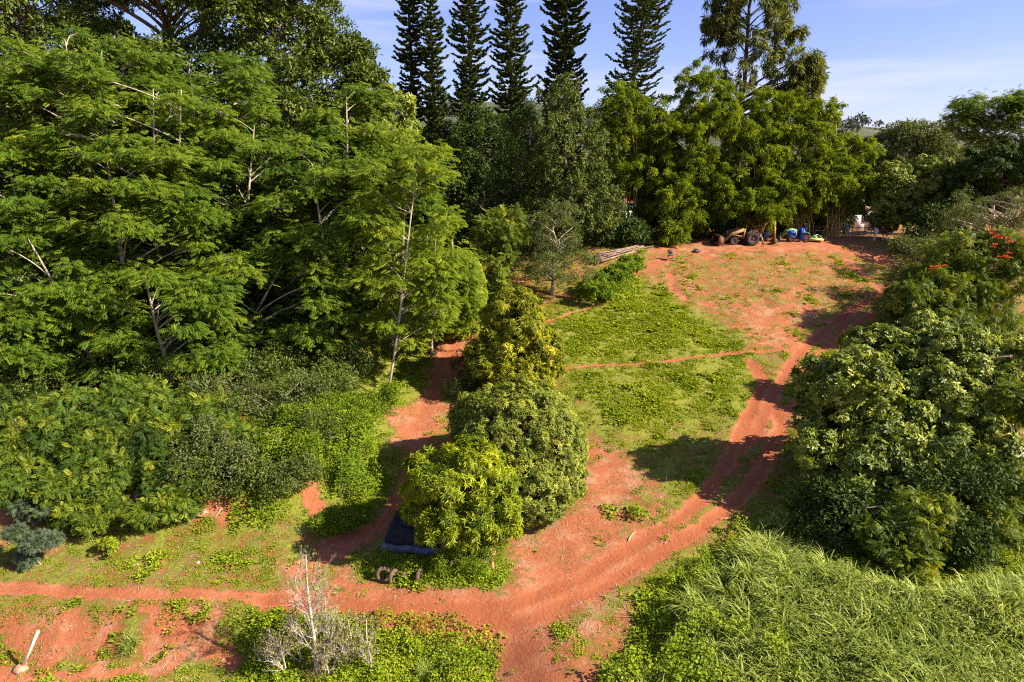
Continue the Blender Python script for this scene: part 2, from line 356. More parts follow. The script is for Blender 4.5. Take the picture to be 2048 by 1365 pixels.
def build_ground():
    xs = axis(-34, 40, 0.22, -4500, 4500); ys = axis(20, 80, 0.22, -1500, 6000)
    X, Y = np.meshgrid(xs, ys); x = X.ravel(); y = Y.ravel()
    tr = track(x, y); g = cover(x, y)
    g = g*(1-tr)
    z = ground(x, y) - 0.07*tr
    near = sstep(90, 70, y)
    z = z + near*(1-tr*0.6)*(0.10*(fbm(x*1.7, y*1.7, 21)-0.5))
    nx = len(xs); ny = len(ys); i = np.arange(ny-1)[:, None]*nx; j = np.arange(nx-1)[None]
    Q = np.stack([i+j, i+j+1, i+nx+j+1, i+nx+j], -1).reshape(-1, 4)
    m, n, L = newmat('red earth and low grass')
    out = n('ShaderNodeOutputMaterial'); p = n('ShaderNodeBsdfPrincipled'); p.inputs['Roughness'].default_value = .9; p.inputs['Specular IOR Level'].default_value = .12
    L(p.outputs[0], out.inputs[0])
    tc = n('ShaderNodeTexCoord'); P = tc.outputs['Object']
    def noise(s, d=6, r=.6):
        q = n('ShaderNodeTexNoise'); q.inputs['Scale'].default_value = s; q.inputs['Detail'].default_value = d; q.inputs['Roughness'].default_value = r; L(P, q.inputs['Vector']); return q.outputs['Fac']
    def attr(a):
        q = n('ShaderNodeAttribute'); q.attribute_name = a; return q.outputs['Fac']
    def math_(op, a, b):
        q = n('ShaderNodeMath'); q.operation = op
        for k, v in ((0, a), (1, b)):
            if isinstance(v, (int, float)): q.inputs[k].default_value = v
            else: L(v, q.inputs[k])
        return q.outputs[0]
    def mixc(f, a, b):
        q = n('ShaderNodeMix'); q.data_type = 'RGBA'
        if isinstance(f, float): q.inputs[0].default_value = f
        else: L(f, q.inputs[0])
        for k, v in ((6, a), (7, b)):
            if isinstance(v, tuple): q.inputs[k].default_value = (*v, 1)
            else: L(v, q.inputs[k])
        return q.outputs[2]
    def mrange(v, a, b):
        q = n('ShaderNodeMapRange'); q.interpolation_type = 'SMOOTHSTEP'; L(v, q.inputs[0]); q.inputs[1].default_value = a; q.inputs[2].default_value = b; return q.outputs[0]
    soil = ramp(n, [(.25, (.165, .050, .022)), (.5, (.31, .100, .042)), (.75, (.44, .165, .080))]); L(noise(.55, 9, .68), soil.inputs[0])
    soil2 = mixc(mrange(noise(9, 4, .7), .3, .75), soil.outputs[0], (.38, .125, .054))
    straw = ramp(n, [(.3, (.25, .115, .058)), (.7, (.48, .29, .175))]); L(noise(6, 5, .7), straw.inputs[0])
    tr_ = attr('tint'); veg = attr('veg'); far = attr('far')
    litter = math_('MULTIPLY', mrange(noise(.8, 7, .65), .47, .62), math_('SUBTRACT', 1.0, tr_))
    base = mixc(math_('MULTIPLY', litter, .62), soil2, straw.outputs[0])
    gr = ramp(n, [(.2, (.055, .085, .010)), (.5, (.150, .190, .018)), (.8, (.27, .28, .045))]); L(noise(5.5, 7, .75), gr.inputs[0])
    nz = math_('ADD', math_('ADD', math_('MULTIPLY', noise(1.1, 6, .7), .38), math_('MULTIPLY', noise(4.5, 6, .75), .34)), math_('MULTIPLY', noise(19, 4, .75), .28))
    k = math_('ADD', math_('MULTIPLY', math_('SUBTRACT', nz, .5), 2.7), math_('MULTIPLY', math_('SUBTRACT', veg, .52), .85))
    gm = mrange(k, -.08, .16)
    c = mixc(math_('MULTIPLY', gm, .88), base, gr.outputs[0])
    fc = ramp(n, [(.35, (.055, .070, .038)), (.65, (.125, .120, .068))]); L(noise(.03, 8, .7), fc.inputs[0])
    rut = mrange(tr_, .55, 1.0); c = mixc(math_('MULTIPLY', rut, .55), c, (.255, .072, .028))
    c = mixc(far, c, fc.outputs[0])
    L(c, p.inputs['Base Color'])
    dst = mrange(noise(.33, 5, .6), .40, .62); c = mixc(math_('MULTIPLY', math_('MULTIPLY', dst, math_('SUBTRACT', 1.0, gm)), .38), c, (.40, .190, .105))
    b = n('ShaderNodeBump'); b.inputs['Strength'].default_value = .9; b.inputs['Distance'].default_value = .10
    L(math_('ADD', noise(5, 8, .75), math_('MULTIPLY', gm, .35)), b.inputs['Height']); L(b.outputs[0], p.inputs['Normal'])
    o = mk('ground', np.stack([x, y, z], -1), [Q], m, smooth=True, tint=tr)
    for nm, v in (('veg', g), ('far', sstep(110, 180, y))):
        a = o.data.attributes.new(nm, 'FLOAT', 'POINT'); a.data.foreach_set('value', v.astype(np.float32))
    o['kind'] = 'structure'
    return o
build_ground()
# ------------------------------------------------------------------ leaf templates (along, side, normal) and placing
def tri_leaf(fold=.12):       # simple folded blade
    return np.array([[0, 0, 0], [.45, .5, fold], [1, 0, -.10], [.45, -.5, fold]]), np.array([[0, 1, 2], [0, 2, 3]])
def round_leaf():
    return np.array([[0, 0, 0], [.3, .5, .05], [.75, .42, .03], [1, 0, -.12], [.75, -.42, .03], [.3, -.5, .05]]), np.array([[0, 1, 2], [0, 2, 3], [0, 3, 4], [0, 4, 5]])
def frond(k=6, pw=.16, pl=.52, ang=62, sag=.22):    # feather of pinnae on one stalk
    V = []; F = []
    for i in range(k):
        t = .14+.80*i/(k-1); ln = pl*(1-.55*abs(t-.45)**1.3*1.6)
        for s in (-1, 1):
            a = math.radians(ang-18*t); b = len(V)
            d = np.array([math.cos(a), s*math.sin(a)]); q = np.array([-d[1], d[0]])
            base = np.array([t, 0]); z0 = -sag*t*t
            for al, w in ((0, 0), (.5, pw/2), (1, 0), (.5, -pw/2)):
                xy = base+d*ln*al+q*w; V.append([xy[0], xy[1], z0-.16*al*al*ln/pl])
            F += [[b, b+1, b+2], [b, b+2, b+3]]
    b = len(V); V += [[0, .012, 0], [1, 0, -sag], [0, -.012, 0]]; F.append([b, b+1, b+2])
    return np.array(V, float), np.array(F)
LEAF, RLEAF = tri_leaf(), round_leaf()
def frond3(k=5, pw=.20, pl=.50, ang=60, sag=.25):      # light feather: one slim triangle per pinna
    V = []; F = []
    for i in range(k):
        t = .10+.82*i/(k-1); ln = pl*(1-.8*abs(t-.45)**1.3)
        for s in (-1, 1):
            a = math.radians(ang-20*t); d = np.array([math.cos(a), s*math.sin(a)]); q = np.array([-d[1], d[0]])*pw/2; b = len(V); z0 = -sag*t*t
            p = np.array([t, 0]); e = p+d*ln; m0 = p+d*ln*.25-q; m1 = p+d*ln*.25+q
            V += [[*m0, z0], [*m1, z0], [*e, z0-.18]]; F.append([b, b+1, b+2])
    return np.array(V, float), np.array(F)
FROND = frond3(); FRONDBIG = frond(6, .125, .44, 66, .30)
def place(tm, P, D, N, Ln, Wd, tint):
    V, F = tm; n = len(P); D = nrm(D); S = nrm(np.cross(D, N)); N2 = np.cross(S, D)
    Ln = np.broadcast_to(Ln, (n,))[:, None, None]; Wd = np.broadcast_to(Wd, (n,))[:, None, None]
    X = P[:, None]+Ln*V[None, :, :1]*D[:, None]+Wd*V[None, :, 1:2]*S[:, None]+Ln*V[None, :, 2:3]*N2[:, None]
    k = len(V); FF = (F[None]+(np.arange(n)*k)[:, None, None]).reshape(-1, 3)
    return X.reshape(-1, 3), FF, np.repeat(tint, k)
def merge(parts):
    V = []; F = []; T = []; n = 0
    for v, f, t in parts: V.append(v); F.append(f+n); T.append(t); n += len(v)
    return np.concatenate(V), np.concatenate(F), np.concatenate(T)
def rdir(n):
    v = RG.normal(size=(n, 3)); return nrm(v)
STY = {   # rc clump radius, den clumps per m2, k leaves(tufts) per clump, L, W, whorl, droop, up, jit, tm, shell, flat, sub (bough size)
 'fig':   dict(rc=.85, den=.50, k=60, L=.36, W=.15, wh=1, droop=.15, up=.55, tm=RLEAF, shell=.10, flat=.8, sub=(.25,.42)),
 'vine':  dict(spray=.5, rc=.50, den=1.1, k=44, L=.23, W=.12, wh=1, droop=.55, up=.35, tm=RLEAF, shell=.08, flat=1., sub=(.25,.40)),
 'olive': dict(rc=.42, den=1.3, k=60, L=.16, W=.06, wh=1, droop=.2, up=.45, tm=LEAF, shell=.12, flat=.9, sub=(.28,.45)),
 'lychee':dict(rc=.30, den=7.5, k=20, L=.15, W=.058, wh=5, droop=.30, up=.5, tm=LEAF, shell=.03, flat=.9, sub=None),
 'mango': dict(rc=.42, den=1.9, k=13, L=.33, W=.066, wh=9, droop=.45, up=.6, tm=LEAF, shell=.07, flat=.8, sub=(.28,.42)),
 'mango_d':dict(rc=.40, den=2.0, k=13, L=.34, W=.070, wh=8, droop=.95, up=.5, tm=LEAF, shell=.06, flat=.9, sub=(.22,.34)),
 'pale':  dict(rc=.50, den=1.1, k=22, L=.26, W=.115, wh=5, droop=.45, up=.6, tm=RLEAF, shell=.10, flat=.75, sub=(.24,.40)),
 'tulip': dict(rc=.48, den=1.0, k=26, L=.44, W=.44, wh=1, droop=.45, up=.8, tm=FRONDBIG, shell=.12, flat=.7, sub=(.28,.44)),
 'dark':  dict(rc=.8, den=.50, k=52, L=.34, W=.15, wh=1, droop=.3, up=.5, tm=RLEAF, shell=.15, flat=.85, sub=(.28,.45)),
 'bamboo':dict(spray=1.5, rc=.55, den=.75, k=130, L=.36, W=.055, wh=1, droop=.8, up=.4, tm=LEAF, shell=.14, flat=.75, sub=(.26,.44)),
 'iron':  dict(spray=.9, rc=.55, den=.17, k=62, L=.75, W=.036, wh=1, droop=1.3, up=.1, tm=LEAF, shell=.25, flat=1.5, sub=(.16,.28)),
 'far':   dict(rc=1.6, den=.22, k=40, L=.9, W=.45, wh=1, droop=.2, up=.4, tm=RLEAF, shell=.2, flat=.9, sub=None),
}
def boughs(lobes, rng_):
    out = []
    for lb in lobes:
        c, r = lb[:3], lb[3:]; rm = float(np.min(r)); n = int(np.clip(2.6/np.mean(rng_)**2*.62*np.max(r)/rm, 7, 44))
        d = rdir(n*2); d = d[(d[:, 2] > -.55)][:n]
        for q in d:
            rs = RG.uniform(*rng_)*rm; rr = r*(1-.62*rs/r)*RG.uniform(.86, 1.10); out.append([*(c+q*rr), rs*RG.uniform(.9, 1.25), rs*RG.uniform(.9, 1.25), rs*RG.uniform(.75, 1.0)])
        out.append([*c, *(r*.72)])
    return np.array(out)
def crown(lobes, sty, dens=1.0, keep_bottom=.6, scale=1.0):
    """lobes: (n,6) centre and radii. Returns leaves (V,F,T) and clump centres."""
    s = STY[sty]; lobes = np.asarray(lobes, float); parts = []; cents = []
    if s['sub']: lobes = boughs(lobes, s['sub'])
    if sty == 'iron': lobes = lobes[RG.random(len(lobes)) < .8]; lobes[:, 5] *= 2.0; lobes[:, 3:5] *= .8
    for li, lb in enumerate(lobes):
        c, r = lb[:3], lb[3:]
        area = 4*math.pi*(((r[0]*r[1])**1.6+(r[0]*r[2])**1.6+(r[1]*r[2])**1.6)/3)**(1/1.6)
        n = max(4, int(area*s['den']*dens/scale**2))
        d = rdir(n); rad = 1-np.abs(RG.normal(size=n))*s['shell']-.06*RG.random(n)
        rad *= .86+.28*vnoise(d[:, 0]*2.3+li*5+d[:, 2], d[:, 1]*2.3+d[:, 2]*2.1, li)
        P = c+d*r*rad[:, None]; nn = nrm(d/r)
        ok = (d[:, 2] > -.35) | (RG.random(n) < keep_bottom)
        for lj, l2 in enumerate(lobes):
            if lj != li and abs(l2[0]-c[0]) < l2[3]+r[0] and abs(l2[2]-c[2]) < l2[5]+r[2]:
                q = np.linalg.norm((P-l2[:3])/l2[3:], axis=1); ok &= (q > .80)
        P = P[ok]; nn = nn[ok]; n = len(P)
        if n == 0: continue
        cents.append(P)
        rc = s['rc']*scale*RG.uniform(.6, 1.4, n); ct = np.clip(RG.normal(.45, .16, n), 0, 1)
        k = s['k']; up = np.array([0, 0, 1.0])
        A = nrm(nn*.7+up*.5)                                  # clump axis
        Pk = np.repeat(P, k, 0); Ak = np.repeat(A, k, 0); m = len(Pk)
        o = nrm(rdir(m)+.55*Ak); o[:, 2] *= s['flat']
        pos = Pk+o*(np.repeat(rc, k)*RG.uniform(.25, 1, m)**.5)[:, None]
        if 'spray' in s:                                      # arching, drooping sprays
            q = RG.random(m)**1.5; ar = nrm(nn+.5*rdir(n)); L_ = rc*s['spray']*RG.uniform(.6, 1.5, n)
            pos = Pk+(pos-Pk)*(.75-.45*q)[:, None]+np.repeat(ar*L_[:, None], k, 0)*q[:, None]-up*(np.repeat(L_, k)*(.5 if sty == 'bamboo' else .75)*q*q)[:, None]
        tt = np.clip(np.repeat(ct, k)+RG.normal(0, .13, m), 0, 1)
        wh = s['wh']; ax = nrm(o*.8+Ak*.5+.3*rdir(m)); ax[:, 2] = np.where(ax[:, 2] < -.3, -.3, ax[:, 2])
        if wh == 1:
            D = nrm(o*.7+.8*rdir(m)+up*-s['droop']); N = nrm(up*s['up']+o*.6+.6*rdir(m)); pp = pos
        else:
            pp = np.repeat(pos, wh, 0); ax = np.repeat(ax, wh, 0); tt = np.clip(np.repeat(tt, wh)+RG.normal(0, .05, m*wh), 0, 1)
            a = np.tile(np.arange(wh)*2*math.pi/wh, m)+np.repeat(RG.random(m)*6.28, wh)
            e1 = nrm(np.cross(ax, rdir(m)[np.repeat(np.arange(m), wh)])); e2 = np.cross(ax, e1)
            rd = e1*np.cos(a)[:, None]+e2*np.sin(a)[:, None]
            D = nrm(rd+ax*RG.uniform(.15, .9, len(pp))[:, None]+up*-s['droop']); N = nrm(ax+.35*rdir(len(pp))+up*.25)
        sz = RG.uniform(.7, 1.25, len(pp))*scale
        parts.append(place(s['tm'], pp, D, N, s['L']*sz, s['W']*sz, tt))
    return merge(parts), np.concatenate(cents)
def limbs(mb, base, top, cents, r0, nb, minh=.2):
    """trunk from base to top plus curved limbs out to some clump centres"""
    base = np.asarray(base, float); top = np.asarray(top, float); H = max(.4, top[2]-base[2])
    t = np.linspace(0, 1, 9); mid = base+(top-base)*t[:, None]
    mid[1:-1] += RG.normal(0, .02*H, (7, 3))*[1, 1, .2]
    rad = r0*(1-t)**.8+r0*.12; rad[0] *= 1.35
    mb.tube(mid, rad, 8)
    if len(cents) == 0: return
    idx = RG.choice(len(cents), min(nb, len(cents)), replace=False)
    for i in idx:
        c = cents[i]; hd = np.hypot(*(c[:2]-base[:2])); h = np.clip((c[2]-base[2]-.55*hd)/H, minh, .95)
        s = np.array([np.interp(h, t, mid[:, q]) for q in range(3)]); L = np.linalg.norm(c-s)
        m = (s+c)/2+np.array([0, 0, .12*L])+RG.normal(0, .06*L, 3)
        u = np.linspace(0, 1, 7)[:, None]; B = (1-u)**2*s+2*u*(1-u)*m+u*u*c
        r = min(r0*.5, .02+.016*L); mb.tube(B, np.linspace(r, r*.25, 7), 5, False)
def lobe(px, py, hw, hh, Y, ry=None):
    for _ in range(40):                                   # keep the crown above the slope it stands on
        c = at(px, py, Y); s = ppm(px, py, Y)
        if c[2]-.85*hh/s > float(ground(c[0], c[1])): break
        Y -= .2
    return [*c, hw/s, (ry if ry else hw/s*.9), hh/s]
def tree(name, label, cat, lobes, sty, mat, bark='barkd', basepx=None, r0=.2, nb=40, dens=1.0, Y=None, group=None, scale=1.0, kb=.6, lean=None):
    lobes = np.asarray([lobe(*l) if len(l) in (5,) else l for l in lobes], float)
    big = lobes[np.argmax(np.prod(lobes[:, 3:], axis=1))]
    bx, by = big[0], big[1]
    if basepx is not None:
        bx = at(basepx, 700, by)[0]
        for _ in range(3):
            z = ground(bx, by); q = (CZ-z); dep = by*math.cos(PITCH)+q*math.sin(PITCH); bx = (basepx-1024)/FPX*dep
    base = np.array([bx, by, float(ground(bx, by))-.08])
    root = thing(name, label, cat, base, group)
    (V, F, T), cents = crown(lobes, sty, dens, kb, scale)
    if cat == 'shrub': nb = 7
    mb = MB(); hi = lobes[np.argmax(lobes[:, 2]+lobes[:, 5]*.6)]
    limbs(mb, base, hi[:3]+np.array([0, 0, hi[5]*.55]), cents, r0, nb)
    mb.V = [v-base for v in mb.V]
    mb.build('trunk', M[bark], root, smooth=True)
    mk('crown', V-base, [F], M[mat], root, tint=T)
    return root, lobes
# ------------------------------------------------------------------ feathery albizia trees
def albizia(label, px, py, hw, hh, Y, basepx, basey=None, npads=15, pr=1.75, mat='albizia', r0=.17, fn=215, ntrunk=1, group='feathery trees of the left grove', cat='tree'):
    c = at(px, py, Y); s = ppm(px, py, Y); rx, rz = hw/s, hh/s; ry = rx*.75
    by = Y if basey is None else basey
    bx = 0.0
    for _ in range(4):
        q = CZ-float(ground(bx, by)); bx = (basepx-1024)/FPX*(by*math.cos(PITCH)+q*math.sin(PITCH))
    base = np.array([bx, by, float(ground(bx, by))-.1])
    root = thing('feathery_tree', label, cat, base, group)
    # pads spread through the crown volume, kept apart from each other
    P = []; tries = 0
    npads = int(npads*3.2); pr *= .62
    while len(P) < npads and tries < 6000:
        tries += 1
        d = rdir(1)[0]; q = c+d*np.array([rx, ry, rz])*RG.uniform(.25, 1.06)**.45
        f_ = np.clip((q[2]-base[2])/max(1, c[2]-base[2]), 0, 1); tx = base[0]+(c[0]-base[0])*f_
        if abs(q[0]-tx) < 1.2 and q[1] < c[1]+.4 and RG.random() < .75: continue
        if all(np.linalg.norm((q-o)/np.array([pr*1.1, pr*1.1, pr*.52])) > .66 for o in P): P.append(q)
    parts = []; mb = MB(); H = c[2]+rz*.8-base[2]
    ts = np.linspace(0, 1, 10); tr = []
    for k in range(ntrunk):
        top = c+np.array([RG.normal(0, rx*.25), RG.normal(0, ry*.2), rz*.75])
        b0 = base+np.array([RG.normal(0, .25), RG.normal(0, .25), 0])*(k > 0)
        line = b0+(top-b0)*ts[:, None]; ph = RG.random(4)*6.28; line[:, 0] += .014*H*(np.sin(ts*4+ph[0])-np.sin(ph[0]))*(1-ts); line[:, 1] += .014*H*(np.sin(ts*4.5+ph[1])-np.sin(ph[1]))*(1-ts)
        mb.tube(line, .95*r0*(1-ts)**.75+.02, 8); tr.append(line)
    for p in P:
        R = pr*RG.uniform(.65, 1.25); n = int(fn*.92*R*R/(pr*pr))
        line = tr[RG.integers(len(tr))]
        hd = np.hypot(*(p[:2]-line[5][:2])); zt = p[2]-.25-.55*hd*RG.uniform(.7, 1.2)
        zt = max(zt, line[0][2]+.15*H); j = np.array([np.interp(zt, line[:, 2], line[:, q]) for q in range(3)])
        u = np.linspace(0, 1, 7)[:, None]; m = (j+p)/2+np.array([0, 0, .10*hd])+RG.normal(0, .1, 3)
        B = (1-u)**2*j+2*u*(1-u)*m+u*u*(p-np.array([0, 0, .15]))
        Lb = np.linalg.norm(p-j); r = min(.07, .014+.009*Lb)
        if RG.random() < .42: mb.tube(B, np.linspace(r, r*.35, 7), 5, False)
        for _ in range(5):
            e = p+np.append(RG.normal(0, R*.5, 2), RG.uniform(-.1, .2)); mb.tube([B[4], (B[4]+e)/2+[0, 0, -.08], e], [r*.5, r*.35, .008], 3, False)
        a = RG.random(n)*6.2832; rr = R*np.sqrt(RG.random(n))*(.8+.35*vnoise(np.cos(a)*2+p[0], np.sin(a)*2+p[1], 4)); el = RG.uniform(.75, 1.5)
        x = rr*np.cos(a)*el; y = rr*np.sin(a)/el
        z = .20*R*(1-(rr/R)**2)-.18*(rr/R)**4-.08*RG.random(n)+RG.normal(0, .15, n)+.3*(fbm(x*.9+p[0], y*.9+p[1], 8)-.5)
        lo_ = RG.random(n) < .30; z = z+lo_*RG.normal(-.05, .42, n); x = np.where(lo_, x*1.4, x); y = np.where(lo_, y*1.4, y)
        lift = .18*(p-c)/np.array([rx, ry, rz])
        pos = p+np.stack([x, y, z+lift[0]*x*.2], -1)
        D = np.stack([np.cos(a), np.sin(a), np.full(n, -.12)], -1)+.75*rdir(n)*[1, 1, .45]
        N = np.array([.15, -.22, 1.0])+.5*rdir(n)
        tt = np.clip(RG.normal(.46, .10)+RG.normal(0, .15, n)+.10*(z/R), 0, 1)
        parts.append(place(FROND, pos, D, N, RG.uniform(.30, .52, n), RG.uniform(.34, .52, n), tt))
    V, F, T = merge(parts)
    mb.V = [v-base for v in mb.V]
    mb.build('trunk', M['bark'], root, smooth=True)
    mk('crown', V-base, [F], M[mat], root, tint=T)
    return root
def pine_mesh(H, R, dense, hole=0.0, lowz=.0, seed=0):
    """columnar pine: whorls of short arms whose ends turn up, each hung with cord-like shoots"""
    rg = np.random.default_rng(seed); mb = MB(); t = np.linspace(0, 1, 12)
    line = np.stack([.10*np.sin(t*5), .08*np.cos(t*4), t*H], -1); mb.tube(line, .36*(1-t)**.8+.03, 8)
    P = []; D = []; Ln = []; Tn = []
    z = H*lowz
    while z < H-.3:
        k = rg.integers(5, 8); wl = rg.uniform(.72, 1.12); a0 = rg.random()*6.28; f = (z/H)
        prof = min(1, (H-z)/8.0)**.62*(0.82+.25*vnoise(np.array([z*.35]), np.array([seed*3.7]), 2)[0])
        for i in range(k):
            if rg.random() < hole: continue
            a = a0+6.2832*i/k+rg.normal(0, .12); L = R*prof*rg.uniform(.55, 1.2)*wl
            u = np.linspace(0, 1, 6); dz = -.18*L*np.sin(u*2.6)+.20*L*u**3
            ax = np.stack([np.cos(a)*L*u, np.sin(a)*L*u, z+dz], -1)
            mb.tube(ax, np.linspace(.045, .015, 6), 3, False)
            m = int(72*dense*max(.4, L/R)); uu = rg.uniform(.10, 1, m)**.75
            pp = np.stack([np.interp(uu, u, ax[:, q]) for q in range(3)], -1)
            out = np.array([math.cos(a), math.sin(a), 0]); side = np.array([-math.sin(a), math.cos(a), 0])
            dd = out*rg.uniform(.1, .8, m)[:, None]+side*rg.normal(0, .75, m)[:, None]+np.array([0, 0, 1.0])*rg.uniform(-.05, .5, m)[:, None]
            P.append(pp); D.append(dd); Ln.append(rg.uniform(.28, .55, m)*min(1, .5+L/R*.6)); Tn.append(np.clip(rg.normal(.42, .16, m), 0, 1))
        z += rg.uniform(.36, .52)
    P = np.concatenate(P); D = nrm(np.concatenate(D)); Ln = np.concatenate(Ln); Tn = np.concatenate(Tn)
    cord = (np.array([[0, 0, 0], [.5, .5, 0], [1, 0, 0], [.5, -.5, 0]]), np.array([[0, 1, 2], [0, 2, 3]]))
    n1 = rdir(len(P)); n2 = np.cross(nrm(np.cross(D, n1)), D); n3 = np.cross(D, n2)
    A = place(cord, P, D, n1, Ln, .19, Tn); B = place(cord, P, D, np.cross(D, nrm(n1)), Ln, .19, Tn)
    return mb, merge([A, B])
def pine(label, px, py, hw, Y, top, dense=1.0, lean=(0, 0), basepx=None, hole=0., R=None, seed=1, lowz=.12):
    c = at(px, py, Y); g = float(ground(c[0], Y)); s = ppm(px, py, Y)
    root = thing('columnar_pine', label, 'tree', (c[0]-lean[0]*(c[2]-g), Y, g-.1), 'columnar pines on the skyline')
    mb, (V, F, T) = pine_mesh(top, hw/s, dense, hole, lowz, seed)
    def sh(v): v = v.copy(); v[:, 0] += lean[0]*v[:, 2]; v[:, 1] += lean[1]*v[:, 2]; return v
    mb.V = [sh(v) for v in mb.V]
    mb.build('trunk', M['barkd'], root, smooth=True); mk('crown', sh(V), [F], M['pine'], root, tint=T)
def bamboo(label, lobes, ncul=26, dens=1.0, spread=1.5, basepx=None, visible=True):
    L = np.asarray([lobe(*l) for l in lobes], float); big = L[np.argmax(np.prod(L[:, 3:], axis=1))]
    bx = big[0] if basepx is None else at(basepx, 470, big[1])[0]; by = big[1]-.2
    base = np.array([bx, by, float(ground(bx, by))-.05])
    root = thing('bamboo_clump', label, 'bamboo', base, 'bamboo clumps behind the machines')
    (V, F, T), cents = crown(L, 'bamboo', dens)
    mk('foliage', V-base, [F], M['bamboo'], root, tint=T)
    for i in range(ncul):
        a = RG.random()*6.28; r = spread*math.sqrt(RG.random()); p0 = np.array([r*math.cos(a), r*.7*math.sin(a), 0])
        e = cents[RG.integers(len(cents))]-base; Lc = np.linalg.norm(e-p0)
        u = np.linspace(0, 1, 9)[:, None]; m = p0+(e-p0)*np.array([.25, .25, .8])+[0, 0, .05*Lc]
        B = (1-u)**2*p0+2*u*(1-u)*m+u*u*e; mb = MB(); mb.tube(B, np.linspace(.06, .018, 9), 6, False); mb.build('culm', M['culm'], root, smooth=True)
    return root
# ------------------------------------------------------------------ the left grove
G1 = 'feathery trees of the left grove'
albizia('tall feathery tree highest in the left grove under the dark fig tree', 170, 220, 170, 165, 50, 250, npads=20, ntrunk=2)
albizia('feathery tree with a broad flat crown at the left edge of the grove', 20, 400, 150, 150, 46, 90, npads=15)
albizia('feathery tree with two pale upright trunks behind the leaning trunk', 300, 320, 180, 175, 48, 335, npads=18, ntrunk=2)
albizia('feathery tree with a pale trunk leaning left across the dark grove', 90, 600, 165, 165, 42.5, 215, basey=42, npads=16, r0=.15)
albizia('large feathery tree with the thickest pale trunk in the grove centre', 260, 440, 170, 170, 45, 283, npads=17, r0=.22)
albizia('feathery tree with low wide pads hanging over the shrub thicket', 330, 640, 175, 125, 42, 345, npads=13, r0=.14)
albizia('feathery tree in the middle of the grove with a slender grey trunk', 485, 400, 165, 190, 50, 470, npads=18)
albizia('feathery tree low in the grove above the vine covered bank', 540, 610, 165, 130, 44.5, 455, npads=14, r0=.13)
albizia('slim feathery tree with a flat top against the dark fig leaves', 705, 240, 75, 80, 54, 708, npads=8, pr=1.6)
albizia('feathery tree between the slim flat topped tree and the path', 650, 460, 130, 170, 47, 672, npads=15)
albizia('young open feathery tree with a thin leaning trunk beside the red path', 815, 480, 95, 225, 43.5, 772, basey=42, npads=17, pr=1.35, mat='albizia_y', r0=.075, fn=125)
albizia('yellowish feathery tree with low fronds over the head of the path', 880, 560, 70, 110, 48, 862, npads=9, pr=1.2, mat='albizia_y', r0=.10)
albizia('feathery tree half hidden behind the slim tree near the pines', 800, 400, 95, 120, 52, 800, npads=10, pr=1.5)
albizia('small feathery tree low at the left edge above the red bank', 10, 690, 110, 90, 40, 20, npads=8, pr=1.5, r0=.11)
albizia('feathery tree in the upper middle below the dark fig branches', 420, 205, 150, 90, 54, 430, npads=11)
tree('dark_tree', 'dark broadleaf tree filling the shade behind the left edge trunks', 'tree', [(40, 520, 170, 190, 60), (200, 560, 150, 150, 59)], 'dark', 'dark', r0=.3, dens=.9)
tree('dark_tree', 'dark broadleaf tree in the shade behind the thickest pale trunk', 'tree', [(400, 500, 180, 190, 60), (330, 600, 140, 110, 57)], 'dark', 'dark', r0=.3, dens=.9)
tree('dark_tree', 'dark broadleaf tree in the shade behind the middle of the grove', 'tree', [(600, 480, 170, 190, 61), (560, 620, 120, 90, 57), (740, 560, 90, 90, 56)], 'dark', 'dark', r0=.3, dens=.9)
# big fig-like trees at the top left
tree('fig_tree', 'huge glossy dark tree in the top left corner of the grove', 'tree', [(60, 60, 190, 150, 68), (-60, 160, 150, 150, 66), (110, 190, 120, 90, 65)], 'fig', 'fig', 'barkr', r0=.55, nb=60)
tree('fig_tree', 'huge glossy dark tree with red brown limbs and sky showing through', 'tree', [(300, -60, 210, 100, 70), (230, 130, 110, 70, 67), (390, 160, 130, 90, 67), (470, 20, 100, 100, 69)], 'fig', 'fig', 'barkr', r0=.6, nb=90)
tree('fig_tree', 'huge glossy dark tree whose branches reach into the sky beside the pines', 'tree', [(560, 70, 120, 140, 68), (650, 110, 70, 75, 66), (600, 210, 110, 90, 65), (690, 210, 50, 45, 65), (700, 110, 40, 25, 66), (520, -40, 110, 80, 69), (735, 155, 26, 14, 65)], 'fig', 'fig', 'barkr', r0=.55, nb=70)
tree('broadleaf_tree', 'glossy mid green tree under the fig tree where the pines begin', 'tree', [(740, 270, 85, 80, 60), (790, 240, 45, 60, 60), (680, 330, 90, 80, 59), (800, 330, 60, 70, 59)], 'pale', 'pale', r0=.22)
tree('lychee_tree', 'small yellow green tree with new leaves at the edge of the feathery grove', 'tree', [(935, 585, 32, 75, 52), (905, 620, 40, 60, 51)], 'lychee', 'mango', r0=.12, scale=1.1)
